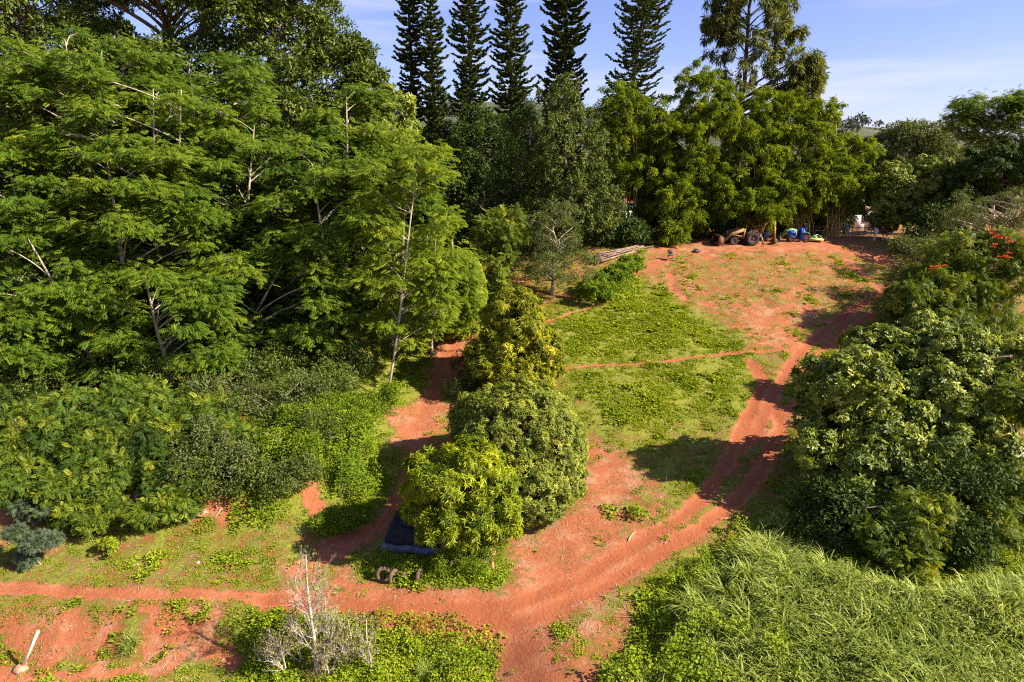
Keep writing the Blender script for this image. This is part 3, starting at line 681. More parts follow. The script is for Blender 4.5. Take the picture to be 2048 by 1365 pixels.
# columnar pines
pine('columnar pine at the left end of the row with a gap below its top', 822, 130, 30, 90, 38, 1.0, hole=.16, seed=3)
pine('slim columnar pine with a tapering tip, second in the row', 866, 150, 31, 86, 29.6, .85, hole=.05, seed=4)
pine('broad dark columnar pine with its trunk visible down to the ground', 940, 130, 41, 88, 38, 1.2, hole=.12, seed=5, lowz=.05)
pine('broad dark columnar pine with two close trunks, fourth in the row', 1022, 120, 41, 89, 36, 1.2, hole=.12, seed=6)
pine('densest columnar pine rising behind the vine covered tree', 1130, 100, 46, 92, 44, 2.0, hole=.12, seed=7)
pine('open columnar pine leaning right above the bamboo', 1277, 90, 54, 90, 37, .9, lean=(.135, 0), hole=.08, seed=8)
tree('ironwood_tree', 'tall wispy grey green ironwood tree rising behind the bamboo', 'tree', [(1500, 40, 85, 110, 98), (1510, 130, 85, 80, 97), (1560, 60, 40, 100, 97), (1445, 40, 32, 70, 97), (1500, -90, 80, 90, 98), (1615, 160, 30, 45, 96), (1590, 200, 40, 40, 96)], 'iron', 'iron', r0=.45, nb=60, dens=.8)
# middle: vine covered tree and the dark trees around it
tree('vine_covered_tree', 'tall tree smothered in climbing vines in front of the densest pine', 'tree', [(1130, 215, 48, 62, 72), (1110, 310, 70, 80, 71), (1170, 330, 60, 80, 71), (1130, 410, 80, 80, 70), (1190, 420, 50, 60, 69)], 'vine', 'vine', r0=.35, kb=1)
tree('dark_tree', 'dark tree with pointed leafy spires between the pines and the vine covered tree', 'tree', [(1035, 350, 45, 100, 74), (1000, 410, 40, 70, 73), (1060, 270, 30, 50, 75)], 'olive', 'dark', r0=.25, scale=1.4)
tree('dark_tree', 'dark tree in the shade at the foot of the pine row', 'tree', [(960, 330, 70, 110, 84), (900, 380, 50, 70, 82)], 'dark', 'dark', r0=.3)
tree('dark_tree', 'dark tree filling the gap under the columnar pines', 'tree', [(1030, 310, 60, 85, 96), (880, 320, 60, 80, 98), (1000, 420, 60, 50, 90)], 'dark', 'dark', r0=.3)
tree('pinnate_tree', 'young tree with large feathered leaves in front of the pine trunk', 'tree', [(1000, 465, 48, 45, 60), (985, 530, 45, 45, 59), (1000, 580, 30, 30, 58.5)], 'tulip', 'tulip', 'bark', r0=.12, dens=1.5)
tree('grey_green_tree', 'rounded small leaved grey green tree beside the pile of bamboo poles', 'tree', [(1112, 470, 62, 55, 59.5), (1100, 540, 68, 45, 58.5), (1150, 530, 40, 45, 58.5)], 'olive', 'olive', 'bark', basepx=1105, r0=.16, dens=1.1)
# bamboo
bamboo('bamboo clump at the left end beside the vine covered tree', [(1260, 240, 75, 65, 80), (1305, 330, 62, 80, 79), (1225, 290, 42, 45, 79)], basepx=1265)
bamboo('tallest bamboo clump below the leaning pine and the ironwood tree', [(1395, 190, 42, 60, 81), (1420, 270, 75, 70, 80), (1360, 310, 70, 70, 79), (1410, 365, 60, 55, 77)], basepx=1390)
bamboo('bamboo clump overhanging the old backhoe', [(1480, 240, 65, 65, 81), (1500, 330, 70, 70, 79), (1470, 410, 65, 48, 77), (1540, 400, 50, 50, 76.5), (1500, 425, 60, 20, 75.5)], basepx=1500)
bamboo('bamboo clump overhanging the small green tractor', [(1570, 230, 60, 45, 82), (1590, 310, 70, 65, 80), (1580, 385, 60, 50, 78), (1630, 370, 60, 50, 78)], basepx=1600)
bamboo('bamboo clump at the right end above the wire fence', [(1640, 235, 42, 32, 82), (1690, 300, 50, 40, 81), (1665, 355, 60, 50, 79), (1705, 370, 40, 35, 79), (1672, 415, 42, 36, 79.5)], basepx=1670)
bamboo('low bamboo plume hanging over the red plateau left of the backhoe', [(1355, 420, 40, 55, 74.5), (1345, 465, 28, 30, 74)], ncul=12, spread=.8, basepx=1340)
bamboo('drooping dark bamboo clump at the edge of the plateau shade', [(1308, 405, 48, 45, 79), (1330, 380, 50, 55, 80)], ncul=18, basepx=1280)
# right hand trees
tree('round_tree', 'rounded olive green tree on the skyline right of the bamboo', 'tree', [(1820, 320, 90, 60, 103), (1770, 350, 45, 50, 102), (1880, 340, 45, 45, 102), (1830, 275, 60, 28, 103)], 'fig', 'olive', r0=.3, dens=1.1)
def umbrella(label, px, py, hw, hh, Y, basepx, n): albizia(label, px, py, hw, hh, Y, basepx, npads=n, pr=1.8, mat='albizia', r0=.16, group='umbrella trees at the right edge', fn=200)
umbrella('flat topped umbrella tree on the right skyline', 1975, 235, 75, 55, 82, 1985, 12)
umbrella('flat topped umbrella tree cut off by the right edge of the picture', 2065, 240, 60, 75, 80, 2060, 9)
tree('broadleaf_tree', 'pale leaved round tree above the white shed', 'tree', [(1825, 370, 78, 55, 77), (1790, 430, 50, 40, 76), (1860, 420, 45, 45, 76)], 'pale', 'pale', r0=.22)
tree('dark_tree', 'dark rounded tree at the right edge below the umbrella trees', 'tree', [(2000, 340, 85, 50, 72), (1930, 380, 50, 60, 73), (2060, 340, 60, 60, 71)], 'pale', 'dark', r0=.3)
tree('dark_tree', 'dark shrubby tree closing the plateau behind the horse', 'tree', [(1852, 480, 52, 45, 73), (1890, 450, 50, 60, 72)], 'dark', 'dark', r0=.2)
tree('grey_tree', 'dull grey olive fine leaved tree at the right edge above the orange flowers', 'tree', [(1985, 430, 80, 52, 62), (1930, 450, 45, 45, 62), (2050, 420, 50, 50, 61)], 'olive', 'olive', 'bark', r0=.2, scale=1.1)
tree('olive_tree', 'small olive green tree at the corner of the plateau above the shaded track', 'tree', [(1835, 510, 48, 42, 58), (1870, 550, 50, 45, 57), (1810, 560, 40, 35, 57)], 'olive', 'olive', 'bark', r0=.14, dens=1.4)
ft, ftl = tree('flowering_tree', 'large dark tree with bunches of orange red flowers', 'tree', [(1945, 525, 75, 60, 52), (2010, 535, 65, 75, 51.5), (1920, 600, 65, 60, 51), (1985, 650, 70, 50, 50)], 'tulip', 'tulip', r0=.25, dens=1.15)
f2, f2l = tree('flowering_tree', 'smaller dark tree with a few red flowers beside the shaded track', 'tree', [(1872, 582, 60, 56, 51), (1825, 615, 55, 56, 50.5), (1880, 660, 60, 45, 49)], 'tulip', 'tulip', r0=.2, dens=1.7)
def flowers(root, lobes, pts, Y0):
    b = np.array(root.location)
    for px, py in pts:
        d = ray(px, py); best = None                       # first crown surface seen along that sight line
        bd = 1.45; near = None
        for t in np.arange(Y0-6, Y0+6, .1):
            p = np.array([0, 0, CZ])+d*(t/d[1])
            dd = np.linalg.norm((p-lobes[:, :3])/(lobes[:, 3:]*1.10), axis=1).min()
            if dd < bd: bd = dd; near = p
            if dd < 1: best = p; break
        if best is None: best = near
        if best is None: continue
        n = 26; o = rdir(n); o[:, 2] = np.abs(o[:, 2])*.6; P = best+np.array([0, 0, .12])+o*.07*[1.7, 1.1, .8]
        V, F, T = place(RLEAF, P, o+[0, 0, .3], rdir(n), .11, .06, RG.random(n)); mk('flower', V-b, [F], M['flower'], root)
flowers(ft, ftl, [(1978,465),(1984,471),(1990,478),(2000,481),(2013,480),(2022,488),(2016,489),(1990,493),(1985,498),(2018,511),(2011,517),(2014,520),(1999,518),(2044,483),(2047,474),(1995,475)], 52)
flowers(f2, f2l, [(1863,538),(1875,540),(1889,536),(1861,543),(1878,537)], 51)
tree('big_leaf_tree', 'big pale leaved tree nearest the red track, shading it', 'tree', [(1690, 755, 85, 72, 34.3), (1655, 830, 55, 90, 34), (1740, 840, 95, 90, 35), (1690, 930, 95, 95, 33.6), (1780, 950, 80, 100, 34)], 'pale', 'pale', r0=.22, kb=.9)
tree('big_leaf_tree', 'tallest of the big pale leaved trees on the right slope', 'tree', [(1850, 700, 110, 62, 42), (1760, 700, 55, 45, 42), (1930, 720, 75, 65, 42), (1860, 790, 120, 75, 41)], 'pale', 'pale', r0=.25)
tree('big_leaf_tree', 'big leaved tree with bright lower branches toward the right edge', 'tree', [(1970, 800, 85, 80, 40), (1900, 870, 80, 80, 38.5), (1960, 930, 80, 80, 37.5), (2040, 760, 60, 90, 41)], 'pale', 'pale', r0=.22, dens=1.05)
tree('pinnate_tree', 'pinnate leaved tree whose foot stands in the tall grass', 'tree', [(1790, 1000, 65, 60, 33.4), (1835, 1050, 62, 75, 32.6), (1775, 1075, 50, 60, 32.4), (1855, 950, 50, 50, 34), (1820, 1120, 40, 36, 31.8)], 'tulip', 'tulip', r0=.13, dens=1.6, scale=.75)
tree('pinnate_tree', 'pinnate leaved tree at the lower right edge beside the tall grass', 'tree', [(2030, 1000, 60, 70, 33.4), (1990, 1070, 45, 55, 32.6), (2055, 920, 40, 50, 35), (1940, 1090, 40, 45, 32.8)], 'tulip', 'tulip', 'bark', r0=.13, dens=1.5, scale=.75)
tree('dark_tree', 'dark tree in deep shade between the big leaved trees and the grass', 'tree', [(1900, 990, 85, 110, 37.5), (1700, 1040, 70, 70, 34.5), (1660, 1030, 50, 60, 35), (1920, 1080, 50, 60, 34.5)], 'dark', 'dark', r0=.16, scale=.7)
# centre trees
tree('mango_tree', 'column shaped mango tree with drooping yellow tipped leaves', 'tree', [(1035, 655, 66, 70, 44.5), (1000, 720, 62, 65, 44), (1065, 720, 50, 70, 44), (1040, 760, 64, 45, 43.5)], 'mango_d', 'mango_d', r0=.16, basepx=1030, kb=1, dens=1.1)
tree('dark_shrub', 'dark small leaved shrub in the shade left of the column shaped mango', 'shrub', [(942, 715, 32, 55, 45.5), (930, 770, 30, 30, 45)], 'olive', 'dark', r0=.06, scale=.8)
tree('lychee_tree', 'large dome shaped lychee tree in the middle of the clearing', 'tree', [(1035, 878, 126, 112, 35.0), (1098, 920, 76, 100, 34.4), (972, 850, 64, 70, 35.6), (1055, 965, 96, 78, 33.4), (1060, 828, 80, 62, 35.6)], 'lychee', 'lychee', r0=.2, basepx=1050, kb=1, dens=1.15)
tree('mango_tree', 'bright yellow green mango tree spreading over the blue tarp', 'tree', [(915, 945, 92, 62, 29.6), (960, 1000, 68, 70, 29.2), (868, 980, 52, 52, 29.4), (925, 1045, 80, 42, 29), (838, 1028, 26, 22, 29.2), (985, 1055, 45, 36, 29)], 'mango', 'mango', r0=.16, basepx=925, dens=.95, scale=.9)
# shrubs and saplings along the left bank
tree('pinnate_sapling', 'sapling with a pink brown stem and yellow tipped pinnate leaves', 'sapling', [(255, 800, 62, 48, 37.5), (225, 850, 60, 45, 37), (300, 850, 45, 45, 36.5)], 'tulip', 'sapling', 'barkr', basepx=257, r0=.09, dens=1.7, scale=.8)
tree('pinnate_sapling', 'dark pinnate sapling left of the pink stemmed sapling', 'sapling', [(140, 820, 55, 45, 37), (110, 870, 55, 50, 36.5), (170, 890, 40, 40, 36)], 'tulip', 'sapling', 'bark', basepx=95, r0=.07, dens=1.7, scale=.8)
tree('pinnate_sapling', 'yellowish pinnate sapling at the far left edge of the bank', 'sapling', [(50, 850, 42, 40, 36.5), (20, 910, 45, 50, 36)], 'tulip', 'tulip', 'bark', r0=.06, dens=1.6, scale=.8)
tree('pinnate_sapling', 'low spreading pinnate sapling below the dark sapling', 'sapling', [(110, 975, 45, 30, 33.5), (150, 960, 40, 30, 33.5)], 'tulip', 'sapling', 'bark', r0=.05, dens=1.9, scale=.75)
tree('pinnate_sapling', 'low sapling with feathered leaves in front of the pink brown stem', 'sapling', [(255, 930, 34, 28, 35.5), (230, 960, 34, 25, 35)], 'tulip', 'sapling', 'bark', r0=.05, dens=1.9, scale=.7)
tree('broadleaf_shrub', 'bright round bush on the edge of the red bank', 'shrub', [(330, 1010, 42, 34, 32.5), (290, 1030, 30, 30, 32), (355, 1005, 28, 28, 32.5)], 'tulip', 'tulip', 'bark', r0=.05, dens=2.0, scale=.6)
tree('broadleaf_shrub', 'yellow green bush casting a shadow on the red soil', 'shrub', [(212, 1010, 30, 28, 32.5), (190, 1045, 28, 22, 31.5), (240, 1030, 22, 24, 32)], 'tulip', 'tulip', 'bark', r0=.05, dens=2.0, scale=.6)
tree('blue_green_shrub', 'blue green pinnate shrub low on the left bank', 'shrub', [(70, 1015, 34, 24, 32), (105, 1025, 20, 18, 31.8)], 'tulip', 'bluish', 'bark', r0=.05, dens=1.3, scale=.5)
tree('blue_green_shrub', 'thin blue green sapling standing on the grass at the left edge', 'sapling', [(75, 1082, 26, 9, 28.5), (55, 1120, 13, 14, 28.3), (105, 1080, 12, 8, 28.5), (30, 1064, 14, 8, 28.8)], 'tulip', 'bluish', 'bark', r0=.025, dens=.8, scale=.42)
tree('broadleaf_shrub', 'small round bush alone on the red soil below the yellow green bush', 'shrub', [(214, 1095, 15, 13, 29.6)], 'lychee', 'mango', r0=.02, scale=.7)
tree('broadleaf_shrub', 'dull green bush hung with creepers right of the pink stemmed sapling', 'shrub', [(415, 890, 60, 50, 35.5), (460, 920, 45, 48, 35), (390, 940, 40, 40, 34.5)], 'olive', 'olive', 'bark', r0=.08, scale=1.1)
tree('broadleaf_shrub', 'dense green thicket bush above the bright creeper bank', 'shrub', [(520, 800, 70, 45, 39.5), (440, 790, 60, 40, 40), (600, 790, 60, 45, 40)], 'olive', 'olive', 'bark', r0=.08, scale=1.2)
tree('broadleaf_shrub', 'dark green thicket bush beside the thin leaning trunk', 'shrub', [(690, 700, 60, 60, 45), (730, 660, 55, 50, 46), (660, 770, 55, 40, 43)], 'olive', 'fig', 'bark', r0=.08, scale=1.2)
tree('broadleaf_shrub', 'small bush at the foot of the thin leaning trunk', 'shrub', [(745, 805, 26, 24, 41.5), (780, 800, 14, 30, 41.3)], 'olive', 'creeper', 'bark', r0=.04, scale=.8)
tree('broadleaf_shrub', 'dark green thicket bush under the low feathery pads at the left', 'shrub', [(60, 760, 80, 50, 42), (170, 740, 70, 45, 42.5), (300, 760, 70, 40, 42)], 'olive', 'fig', 'bark', r0=.08, scale=1.3)
tree('creeper_mound', 'bright green mound of creepers left of the small pile of poles', 'shrub', [(1215, 562, 42, 22, 60), (1262, 528, 24, 16, 63.5), (1240, 545, 28, 18, 61.5), (1190, 580, 35, 18, 58)], 'vine', 'creeper', r0=.05, scale=.8, dens=1.2)
tree('broadleaf_shrub', 'leafy bush at the foot of the yellow green mango', 'shrub', [(905, 1125, 40, 26, 29.4), (960, 1120, 38, 30, 29.3), (985, 1090, 26, 30, 30.2)], 'olive', 'creeper', 'bark', r0=.03, scale=.6)
tree('broadleaf_shrub', 'bushy clump at the lower edge of the bright creeper bank', 'shrub', [(690, 1035, 36, 18, 32.5), (655, 1048, 22, 12, 32)], 'olive', 'creeper', 'bark', r0=.03, scale=.8)
# far background behind the plateau
for i, (px, py, hw, hh, Y) in enumerate([(700, 400, 120, 80, 112), (900, 400, 110, 75, 116), (1080, 385, 110, 75, 114), (1230, 395, 90, 60, 120), (1380, 390, 110, 75, 112), (1530, 385, 110, 70, 114), (1680, 370, 80, 60, 112), (1900, 370, 130, 60, 108)]):
    tree('background_tree', 'dark background tree beyond the plateau, hidden behind nearer trees', 'tree', [(px, py, hw, hh, Y)], 'far', 'dark', r0=.3, nb=12, dens=1.5, group='dark trees closing the background')
for px, py, hw, hh, Y, lab in [(1722, 268, 12, 10, 420, 'round grey green tree alone on the distant hilltop'), (1700, 268, 8, 7, 415, 'low grey tree left of the round tree on the distant hilltop')]:
    tree('hilltop_tree', lab, 'tree', [(px, py, hw, hh, Y)], 'far', 'far', r0=.3, nb=8, dens=1.2)
def hill_wood():
    L = []
    for _ in range(260):
        x = RG.uniform(-260, 420); y = RG.uniform(250, 470); r = RG.uniform(2, 5)
        if x/y > .42 and y > 380: continue
        L.append([x, y, float(ground(x, y))+r*.5, r, r, r*.8])
    (V, F, T), _ = crown(L, 'far', .5, .5, 1.3)
    o = mk('hillside_scrub', V, [F], M['far'], tint=T); o['kind'] = 'stuff'; tag(o, 'grey green scrub scattered over the distant hillside', 'scrub')
hill_wood()
# ------------------------------------------------------------------ low plants: weeds, creepers, tall grass
def frustum(x, y, m=1.5): return np.abs(x) < (y*math.cos(PITCH)+4.5)*.75+m
def scatter_weeds():
    n = 900000; y = 23.0+(78-23.0)*RG.random(n)**1.2; x = RG.uniform(-34, 36, n)
    k = frustum(x, y); x, y = x[k], y[k]
    g = cover(x, y)*(1-track(x, y))
    f = (fbm(x*.9, y*.9, 31)-.5)*1.4+(fbm(x*3.5, y*3.5, 33)-.5)*1.7
    pr = sstep(-.12, .55, f+(g-.58)*1.25)
    pr = np.where(y > 60, pr*.6, pr)*(1-.75*sstep(-6, -9, x)*sstep(32, 34, y))
    k = RG.random(len(x)) < pr*.62; x, y, g = x[k], y[k], g[k]
    z = gsurf(x, y); big = sstep(.6, .9, g)
    sz = (.045+.035*big+.08*sstep(.5, .85, fbm(x*.9, y*.9, 40)))*RG.uniform(.6, 1.5, len(x))*(1+.35*sstep(40, 70, y))
    w = 5; P = np.repeat(np.stack([x, y, z], -1), w, 0); S = np.repeat(sz, w); m = len(P)
    a = RG.random(m)*6.2832; e = RG.uniform(.05, .8, m)
    D = np.stack([np.cos(a)*np.cos(e), np.sin(a)*np.cos(e), np.sin(e)], -1)
    P = P+D*S[:, None]*.3+np.stack([RG.normal(0, .06, m), RG.normal(0, .06, m), S*RG.uniform(0, .45, m)], -1)
    N = np.array([0, 0, 1.0])+.6*rdir(m)
    t = np.clip(np.repeat(.25+.55*fbm(x*.35, y*.35, 44)+RG.normal(0, .08, len(x)), w)+RG.normal(0, .12, m), 0, 1)
    V, F, T = place(LEAF, P, D, N, S*RG.uniform(1.0, 1.6, m), S*RG.uniform(.5, .8, m), t)
    o = mk('weeds', V, [F], M['weed'], tint=T); o['kind'] = 'stuff'; tag(o, 'low green weeds sprouting over the red soil', 'weeds')
    print('weeds', len(x))
scatter_weeds()
def litter():
    """dry stalks and little stones lying on the bare soil"""
    n = 150000; y = 23+(74-23)*RG.random(n)**1.3; x = RG.uniform(-30, 34, n); k = frustum(x, y); x, y = x[k], y[k]
    g = cover(x, y); tr = track(x, y); f = fbm(x*.6, y*.6, 91)
    k = RG.random(len(x)) < sstep(.42, .68, f+.25*(.5-g))*(1-.9*tr)*.45; X, Y = x[k], y[k]; n = len(X)
    a = RG.random(n)*6.28; D = np.stack([np.cos(a), np.sin(a), RG.normal(0, .05, n)], -1); N = np.array([0, 0, 1.0])+.15*rdir(n)
    V, F, T = place((np.array([[0, 0, 0], [.5, .5, 0], [1, 0, 0], [.5, -.5, 0]]), LEAF[1]), np.stack([X, Y, gsurf(X, Y)+.015], -1), D, N, RG.uniform(.12, .5, n), RG.uniform(.012, .03, n), RG.random(n))
    o = mk('dry_stalks', V, [F], M['straw'], tint=T); o['kind'] = 'stuff'; tag(o, 'dry pinkish stalks littering the bare soil', 'litter')
    k = RG.random(len(x)) < .035*(1-.3*g)*sstep(.3, .6, fbm(x*1.1, y*1.1, 95)); X, Y = x[k], y[k]; n = len(X)
    base = nrm(np.array([[1, 0, 0], [0, 1, 0], [-1, 0, 0], [0, -1, 0], [0, 0, 1], [0, 0, -1]], float)); tri = np.array([[0, 1, 4], [1, 2, 4], [2, 3, 4], [3, 0, 4], [1, 0, 5], [2, 1, 5], [3, 2, 5], [0, 3, 5]])
    sz = RG.uniform(.015, .04, n)*(1+1.2*(RG.random(n) < .06)); an = RG.random(n)*6.28
    P = base[None]*sz[:, None, None]*RG.uniform(.7, 1.3, (n, 6, 3))*[1.2, 1, .7]; c, s_ = np.cos(an)[:, None], np.sin(an)[:, None]
    P = np.stack([P[..., 0]*c-P[..., 1]*s_, P[..., 0]*s_+P[..., 1]*c, P[..., 2]], -1)+np.stack([X, Y, gsurf(X, Y)], -1)[:, None]
    o = mk('pebbles', P.reshape(-1, 3), [(tri[None]+(np.arange(n)*6)[:, None, None]).reshape(-1, 3)], M['clod']); o['kind'] = 'stuff'; tag(o, 'small red brown stones and clods on the bare soil', 'stones')
litter()
def sample_poly(pix, dens):
    poly = gpoly(pix); lo, hi = poly.min(0), poly.max(0); n = int(dens*np.prod(hi-lo))
    x = RG.uniform(lo[0], hi[0], n); y = RG.uniform(lo[1], hi[1], n)
    m = inpoly(poly, x+1.5*(fbm(x*.7, y*.7, 81)-.5)+.8*(fbm(x*2.6, y*2.6, 83)-.5), y+1.5*(fbm(x*.7, y*.7, 82)-.5)+.8*(fbm(x*2.6, y*2.6, 84)-.5), .4); k = (RG.random(n) < m) & frustum(x, y)
    return x[k], y[k], m[k]
def creepers(name, label, cat, zones, mat):
    parts = []
    for pix, hgt, dens, L in zones:
        x, y, m = sample_poly(pix, dens)
        mound = hgt*np.maximum(.03, .10+1.0*fbm(x*.55, y*.55, 51)**1.5+2.3*sstep(.42, .66, fbm(x*1.15, y*1.15, 52, 2))*.45)*m
        z = ground(x, y)+mound*m*RG.uniform(.35, 1.0, len(x))+RG.uniform(0, .05, len(x))
        kk = RG.random(len(x)) < sstep(.28, .52, fbm(x*1.1, y*1.1, 57)+.25*m); x, y, z, mound = x[kk], y[kk], z[kk], mound[kk]
        n = len(x); D = rdir(n)*[1, 1, .5]-[0, 0, .2]; N = np.array([0, 0, 1.0])+.65*rdir(n)+np.array([.1, -.3, 0])
        t = np.clip(.15+.6*fbm(x*.8, y*.8, 53)+RG.normal(0, .13, n), 0, 1); s = L*RG.uniform(.6, 1.3, n)
        parts.append(place(RLEAF, np.stack([x, y, z], -1), D, N, s, s*.72, t))
    V, F, T = merge(parts); o = mk(name, V, [F], M[mat], tint=T); o['kind'] = 'stuff'; tag(o, label, cat)
creepers('creeper_bank', 'bright green creepers covering the bank below the feathery grove', 'creepers', [
    ([(480,900),(560,800),(700,760),(740,850),(760,930),(700,1000),(640,960),(560,960),(480,1000)], 1.0, 330, .11),
    ([(560,860),(640,800),(730,830),(770,960),(740,1020),(620,960)], .7, 320, .10),
    ([(420,985),(480,960),(560,970),(590,1030),(530,1060),(460,1020)], .5, 200, .10)], 'creeper')
creepers('creeper_verge', 'bright green creepers on the verge at the bottom of the picture', 'creepers', [
    ([(500,1250),(640,1230),(760,1232),(900,1245),(985,1285),(1005,1340),(1000,1430),(440,1430)], .42, 420, .09),
    ([(1320,1190),(1420,1120),(1470,1060),(1520,1070),(1400,1230),(1300,1300),(1240,1400),(1200,1400)], .65, 380, .09),
    ([(1230,1430),(1290,1320),(1420,1260),(1560,1300),(1620,1430)], 1.2, 380, .11),
    ([(705,1120),(770,1095),(880,1120),(1000,1120),(1010,1160),(900,1180),(800,1165),(720,1150)], .30, 360, .085),
    ([(460,1275),(500,1265),(510,1310),(455,1320)], .35, 260, .12),
    ([(1255,1025),(1290,1018),(1298,1045),(1262,1048)], .5, 220, .13), ([(1200,1015),(1235,1010),(1245,1040),(1210,1042)], .25, 220, .12),
    ([(1190,580),(1240,545),(1290,560),(1260,600),(1200,610)], .6, 110, .2)], 'verge')
def blades(x, y, z, ln, lean, wd, seg=4, ang0=None):
    """arching strips"""
    n = len(x); a = RG.random(n)*6.2832 if ang0 is None else ang0; d = np.stack([np.cos(a), np.sin(a)], -1); t = np.linspace(0, 1, seg+1)
    ctr = np.zeros((n, seg+1, 3)); th = np.zeros(n); p = np.stack([x, y, z], -1).astype(float); ctr[:, 0] = p
    th0 = np.abs(RG.normal(.12, .15, n)); bend = lean*RG.uniform(.5, 1.4, n)
    for k in range(seg):
        ang = th0+bend*(t[k+1])**1.7; s = ln/seg
        p = p+np.stack([d[:, 0]*np.sin(ang)*s, d[:, 1]*np.sin(ang)*s, np.cos(ang)*s], -1); ctr[:, k+1] = p
    side = np.stack([-d[:, 1], d[:, 0], np.zeros(n)], -1)
    w = (wd[:, None]*np.interp(t, [0, .3, 1], [.6, 1, .06])[None])[..., None]*.5
    A = ctr-side[:, None]*w; B = ctr+side[:, None]*w
    V = np.stack([A, B], 2).reshape(n, -1, 3); k2 = (seg+1)*2
    f = np.concatenate([np.array([[2*i, 2*i+1, 2*i+3, 2*i+2]]) for i in range(seg)])
    F = (f[None]+(np.arange(n)*k2)[:, None, None]).reshape(-1, 4)
    return V.reshape(-1, 3), F, k2
def tall_grass():
    Z = [([(1400,1210),(1470,1120),(1540,1085),(1620,1110),(1720,1170),(1860,1215),(1960,1195),(2080,1170),(2350,1160),(2450,1520),(1180,1520),(1290,1340)], 7.5, 1.0),
         ([(1540,1060),(1580,960),(1640,960),(1690,1110),(1600,1090)], 5, .75)]
    n0 = 0; Vs = []; Fs = []; Ts = []
    for pix, dens, h in Z:
        x, y, m = sample_poly(pix, dens); q = 30
        cl = fbm(x*.6, y*.6, 61); hz_ = h*(.50+1.15*cl)*(.5+.5*m)*RG.uniform(.65, 1.3, len(x)); lift = 1.3*(fbm(x*.45, y*.45, 62)-.3)*m
        tc = .18+.5*fbm(x*.6, y*.6, 63)+RG.normal(0, .13, len(x)); a0 = 3.6+4*(fbm(x*.5, y*.5, 66)-.5)
        n = len(x)*q; r = .16*RG.random(n)**.5; a = RG.random(n)*6.2832
        X = np.repeat(x, q)+r*np.cos(a); Y = np.repeat(y, q)+r*np.sin(a); Zz = np.repeat(ground(x, y)+np.maximum(lift, 0)*.6, q)-.05
        lean = np.where(RG.random(n) < .35, np.repeat(a0, q)+RG.normal(0, .6, n), a)
        V, F, k2 = blades(X, Y, Zz, np.repeat(hz_, q)*RG.uniform(.5, 1.2, n), 1.9, RG.uniform(.035, .09, n), 5, lean)
        t = np.clip(np.repeat(tc, q)+RG.normal(0, .14, n), 0, 1); t = np.where(RG.random(n) < .05, 1.0, t)
        Vs.append(V); Fs.append(F+n0); Ts.append(np.repeat(t, k2)); n0 += len(V)
    o = mk('tall_grass', np.concatenate(Vs), [np.concatenate(Fs)], M['gblade'], tint=np.concatenate(Ts)); o['kind'] = 'stuff'
    tag(o, 'tall arching guinea grass filling the lower right corner', 'grass'); print('blades', len(o.data.polygons))
tall_grass()
creepers('grass_weeds', 'broad leaved weeds growing among the tall grass', 'weeds', [
    ([(1440,1220),(1540,1110),(1700,1170),(1860,1220),(2300,1180),(2400,1500),(1250,1500)], .8, 110, .10)], 'gleaf')
def grass_clump(label, px, py, r, h, n=160, mat='gblade'):
    b = hit(px, py); a = RG.random(n)*6.28; q = r*.35*np.sqrt(RG.random(n))
    x = b[0]+q*np.cos(a); y = b[1]+q*np.sin(a)
    V, F, k2 = blades(x, y, ground(x, y)-.02, h*RG.uniform(.5, 1.2, n), 1.7, np.full(n, .03), 4)
    o = mk('grass_clump', V-b, [F], M[mat], tint=np.repeat(np.clip(RG.normal(.5, .18, n), 0, 1), k2), loc=b); tag(o, label, 'grass clump')
grass_clump('arching grass clump alone on the red bank at lower left', 262, 1300, .7, .9)
grass_clump('grass clump in the creepers at the bottom centre', 900, 1335, .7, .8)
grass_clump('grass clump at the bottom edge beside the dry leaf heap', 850, 1350, .6, .7)
# ------------------------------------------------------------------ bare tree and dry twigs at the bottom
def bare_tree(label, px, basey, toppy, r0, spread, n1=26):
    b = hit(px, basey); Y = b[1]; top = at(px-3, toppy, Y); H = top[2]-b[2]
    root = thing('bare_tree', label, 'tree', b); mb = MB(); t = np.linspace(0, 1, 9)
    line = np.array([0, 0, -.1])+np.stack([.05*np.sin(t*6), .04*np.cos(t*5), t*H], -1); mb.tube(line, r0*(1-t)**.7+.012, 7); tips = []
    def br(p, d, L, r, lev):
        u = np.linspace(0, 1, 6); d = nrm(d); c = p+np.outer(u*L, d)+np.outer(u**2*L*.35, [0, 0, 1])+np.cumsum(RG.normal(0, .02*L, (6, 3)), 0)*u[:, None]
        mb.tube(c, np.linspace(r, r*.3, 6), 4, False); tips.append(c[-1]); tips.append(c[3])
        if lev > 0:
            for _ in range(RG.integers(3, 6)):
                k = RG.integers(1, 6); br(c[k], d+rdir(1)[0]*.8+[0, 0, .25], L*RG.uniform(.35, .6), r*.55, lev-1)
    for i in range(n1):
        f = RG.uniform(.12, .97); a = RG.random()*6.28; p = np.array([np.interp(f, t, line[:, q]) for q in range(3)])
        br(p, np.array([math.cos(a), math.sin(a), RG.uniform(.5, 1.5)]), spread*(1.15-f)*RG.uniform(.5, 1.0)+.2, .019*(1.2-f), 3 if f > .3 else 2)
    mb.build('trunk', M['barkw'], root, smooth=True)
    tips = np.array(tips); k = RG.choice(len(tips), min(420, len(tips)), False); P = tips[k]+RG.normal(0, .05, (len(k), 3)); n = len(P)
    V, F, T = place(LEAF, P, rdir(n)-[0, 0, .3], rdir(n), RG.uniform(.06, .15, n), .05, RG.random(n)); mk('leaves', V, [F], M['dryleaf'], root, tint=T)
bare_tree('bleached bare tree with a white trunk standing among dry twigs', 632, 1352, 1105, .075, 1.5, 30)
bare_tree('thin bare twiggy sapling right of the white trunked bare tree', 740, 1345, 1235, .025, .6, 12)
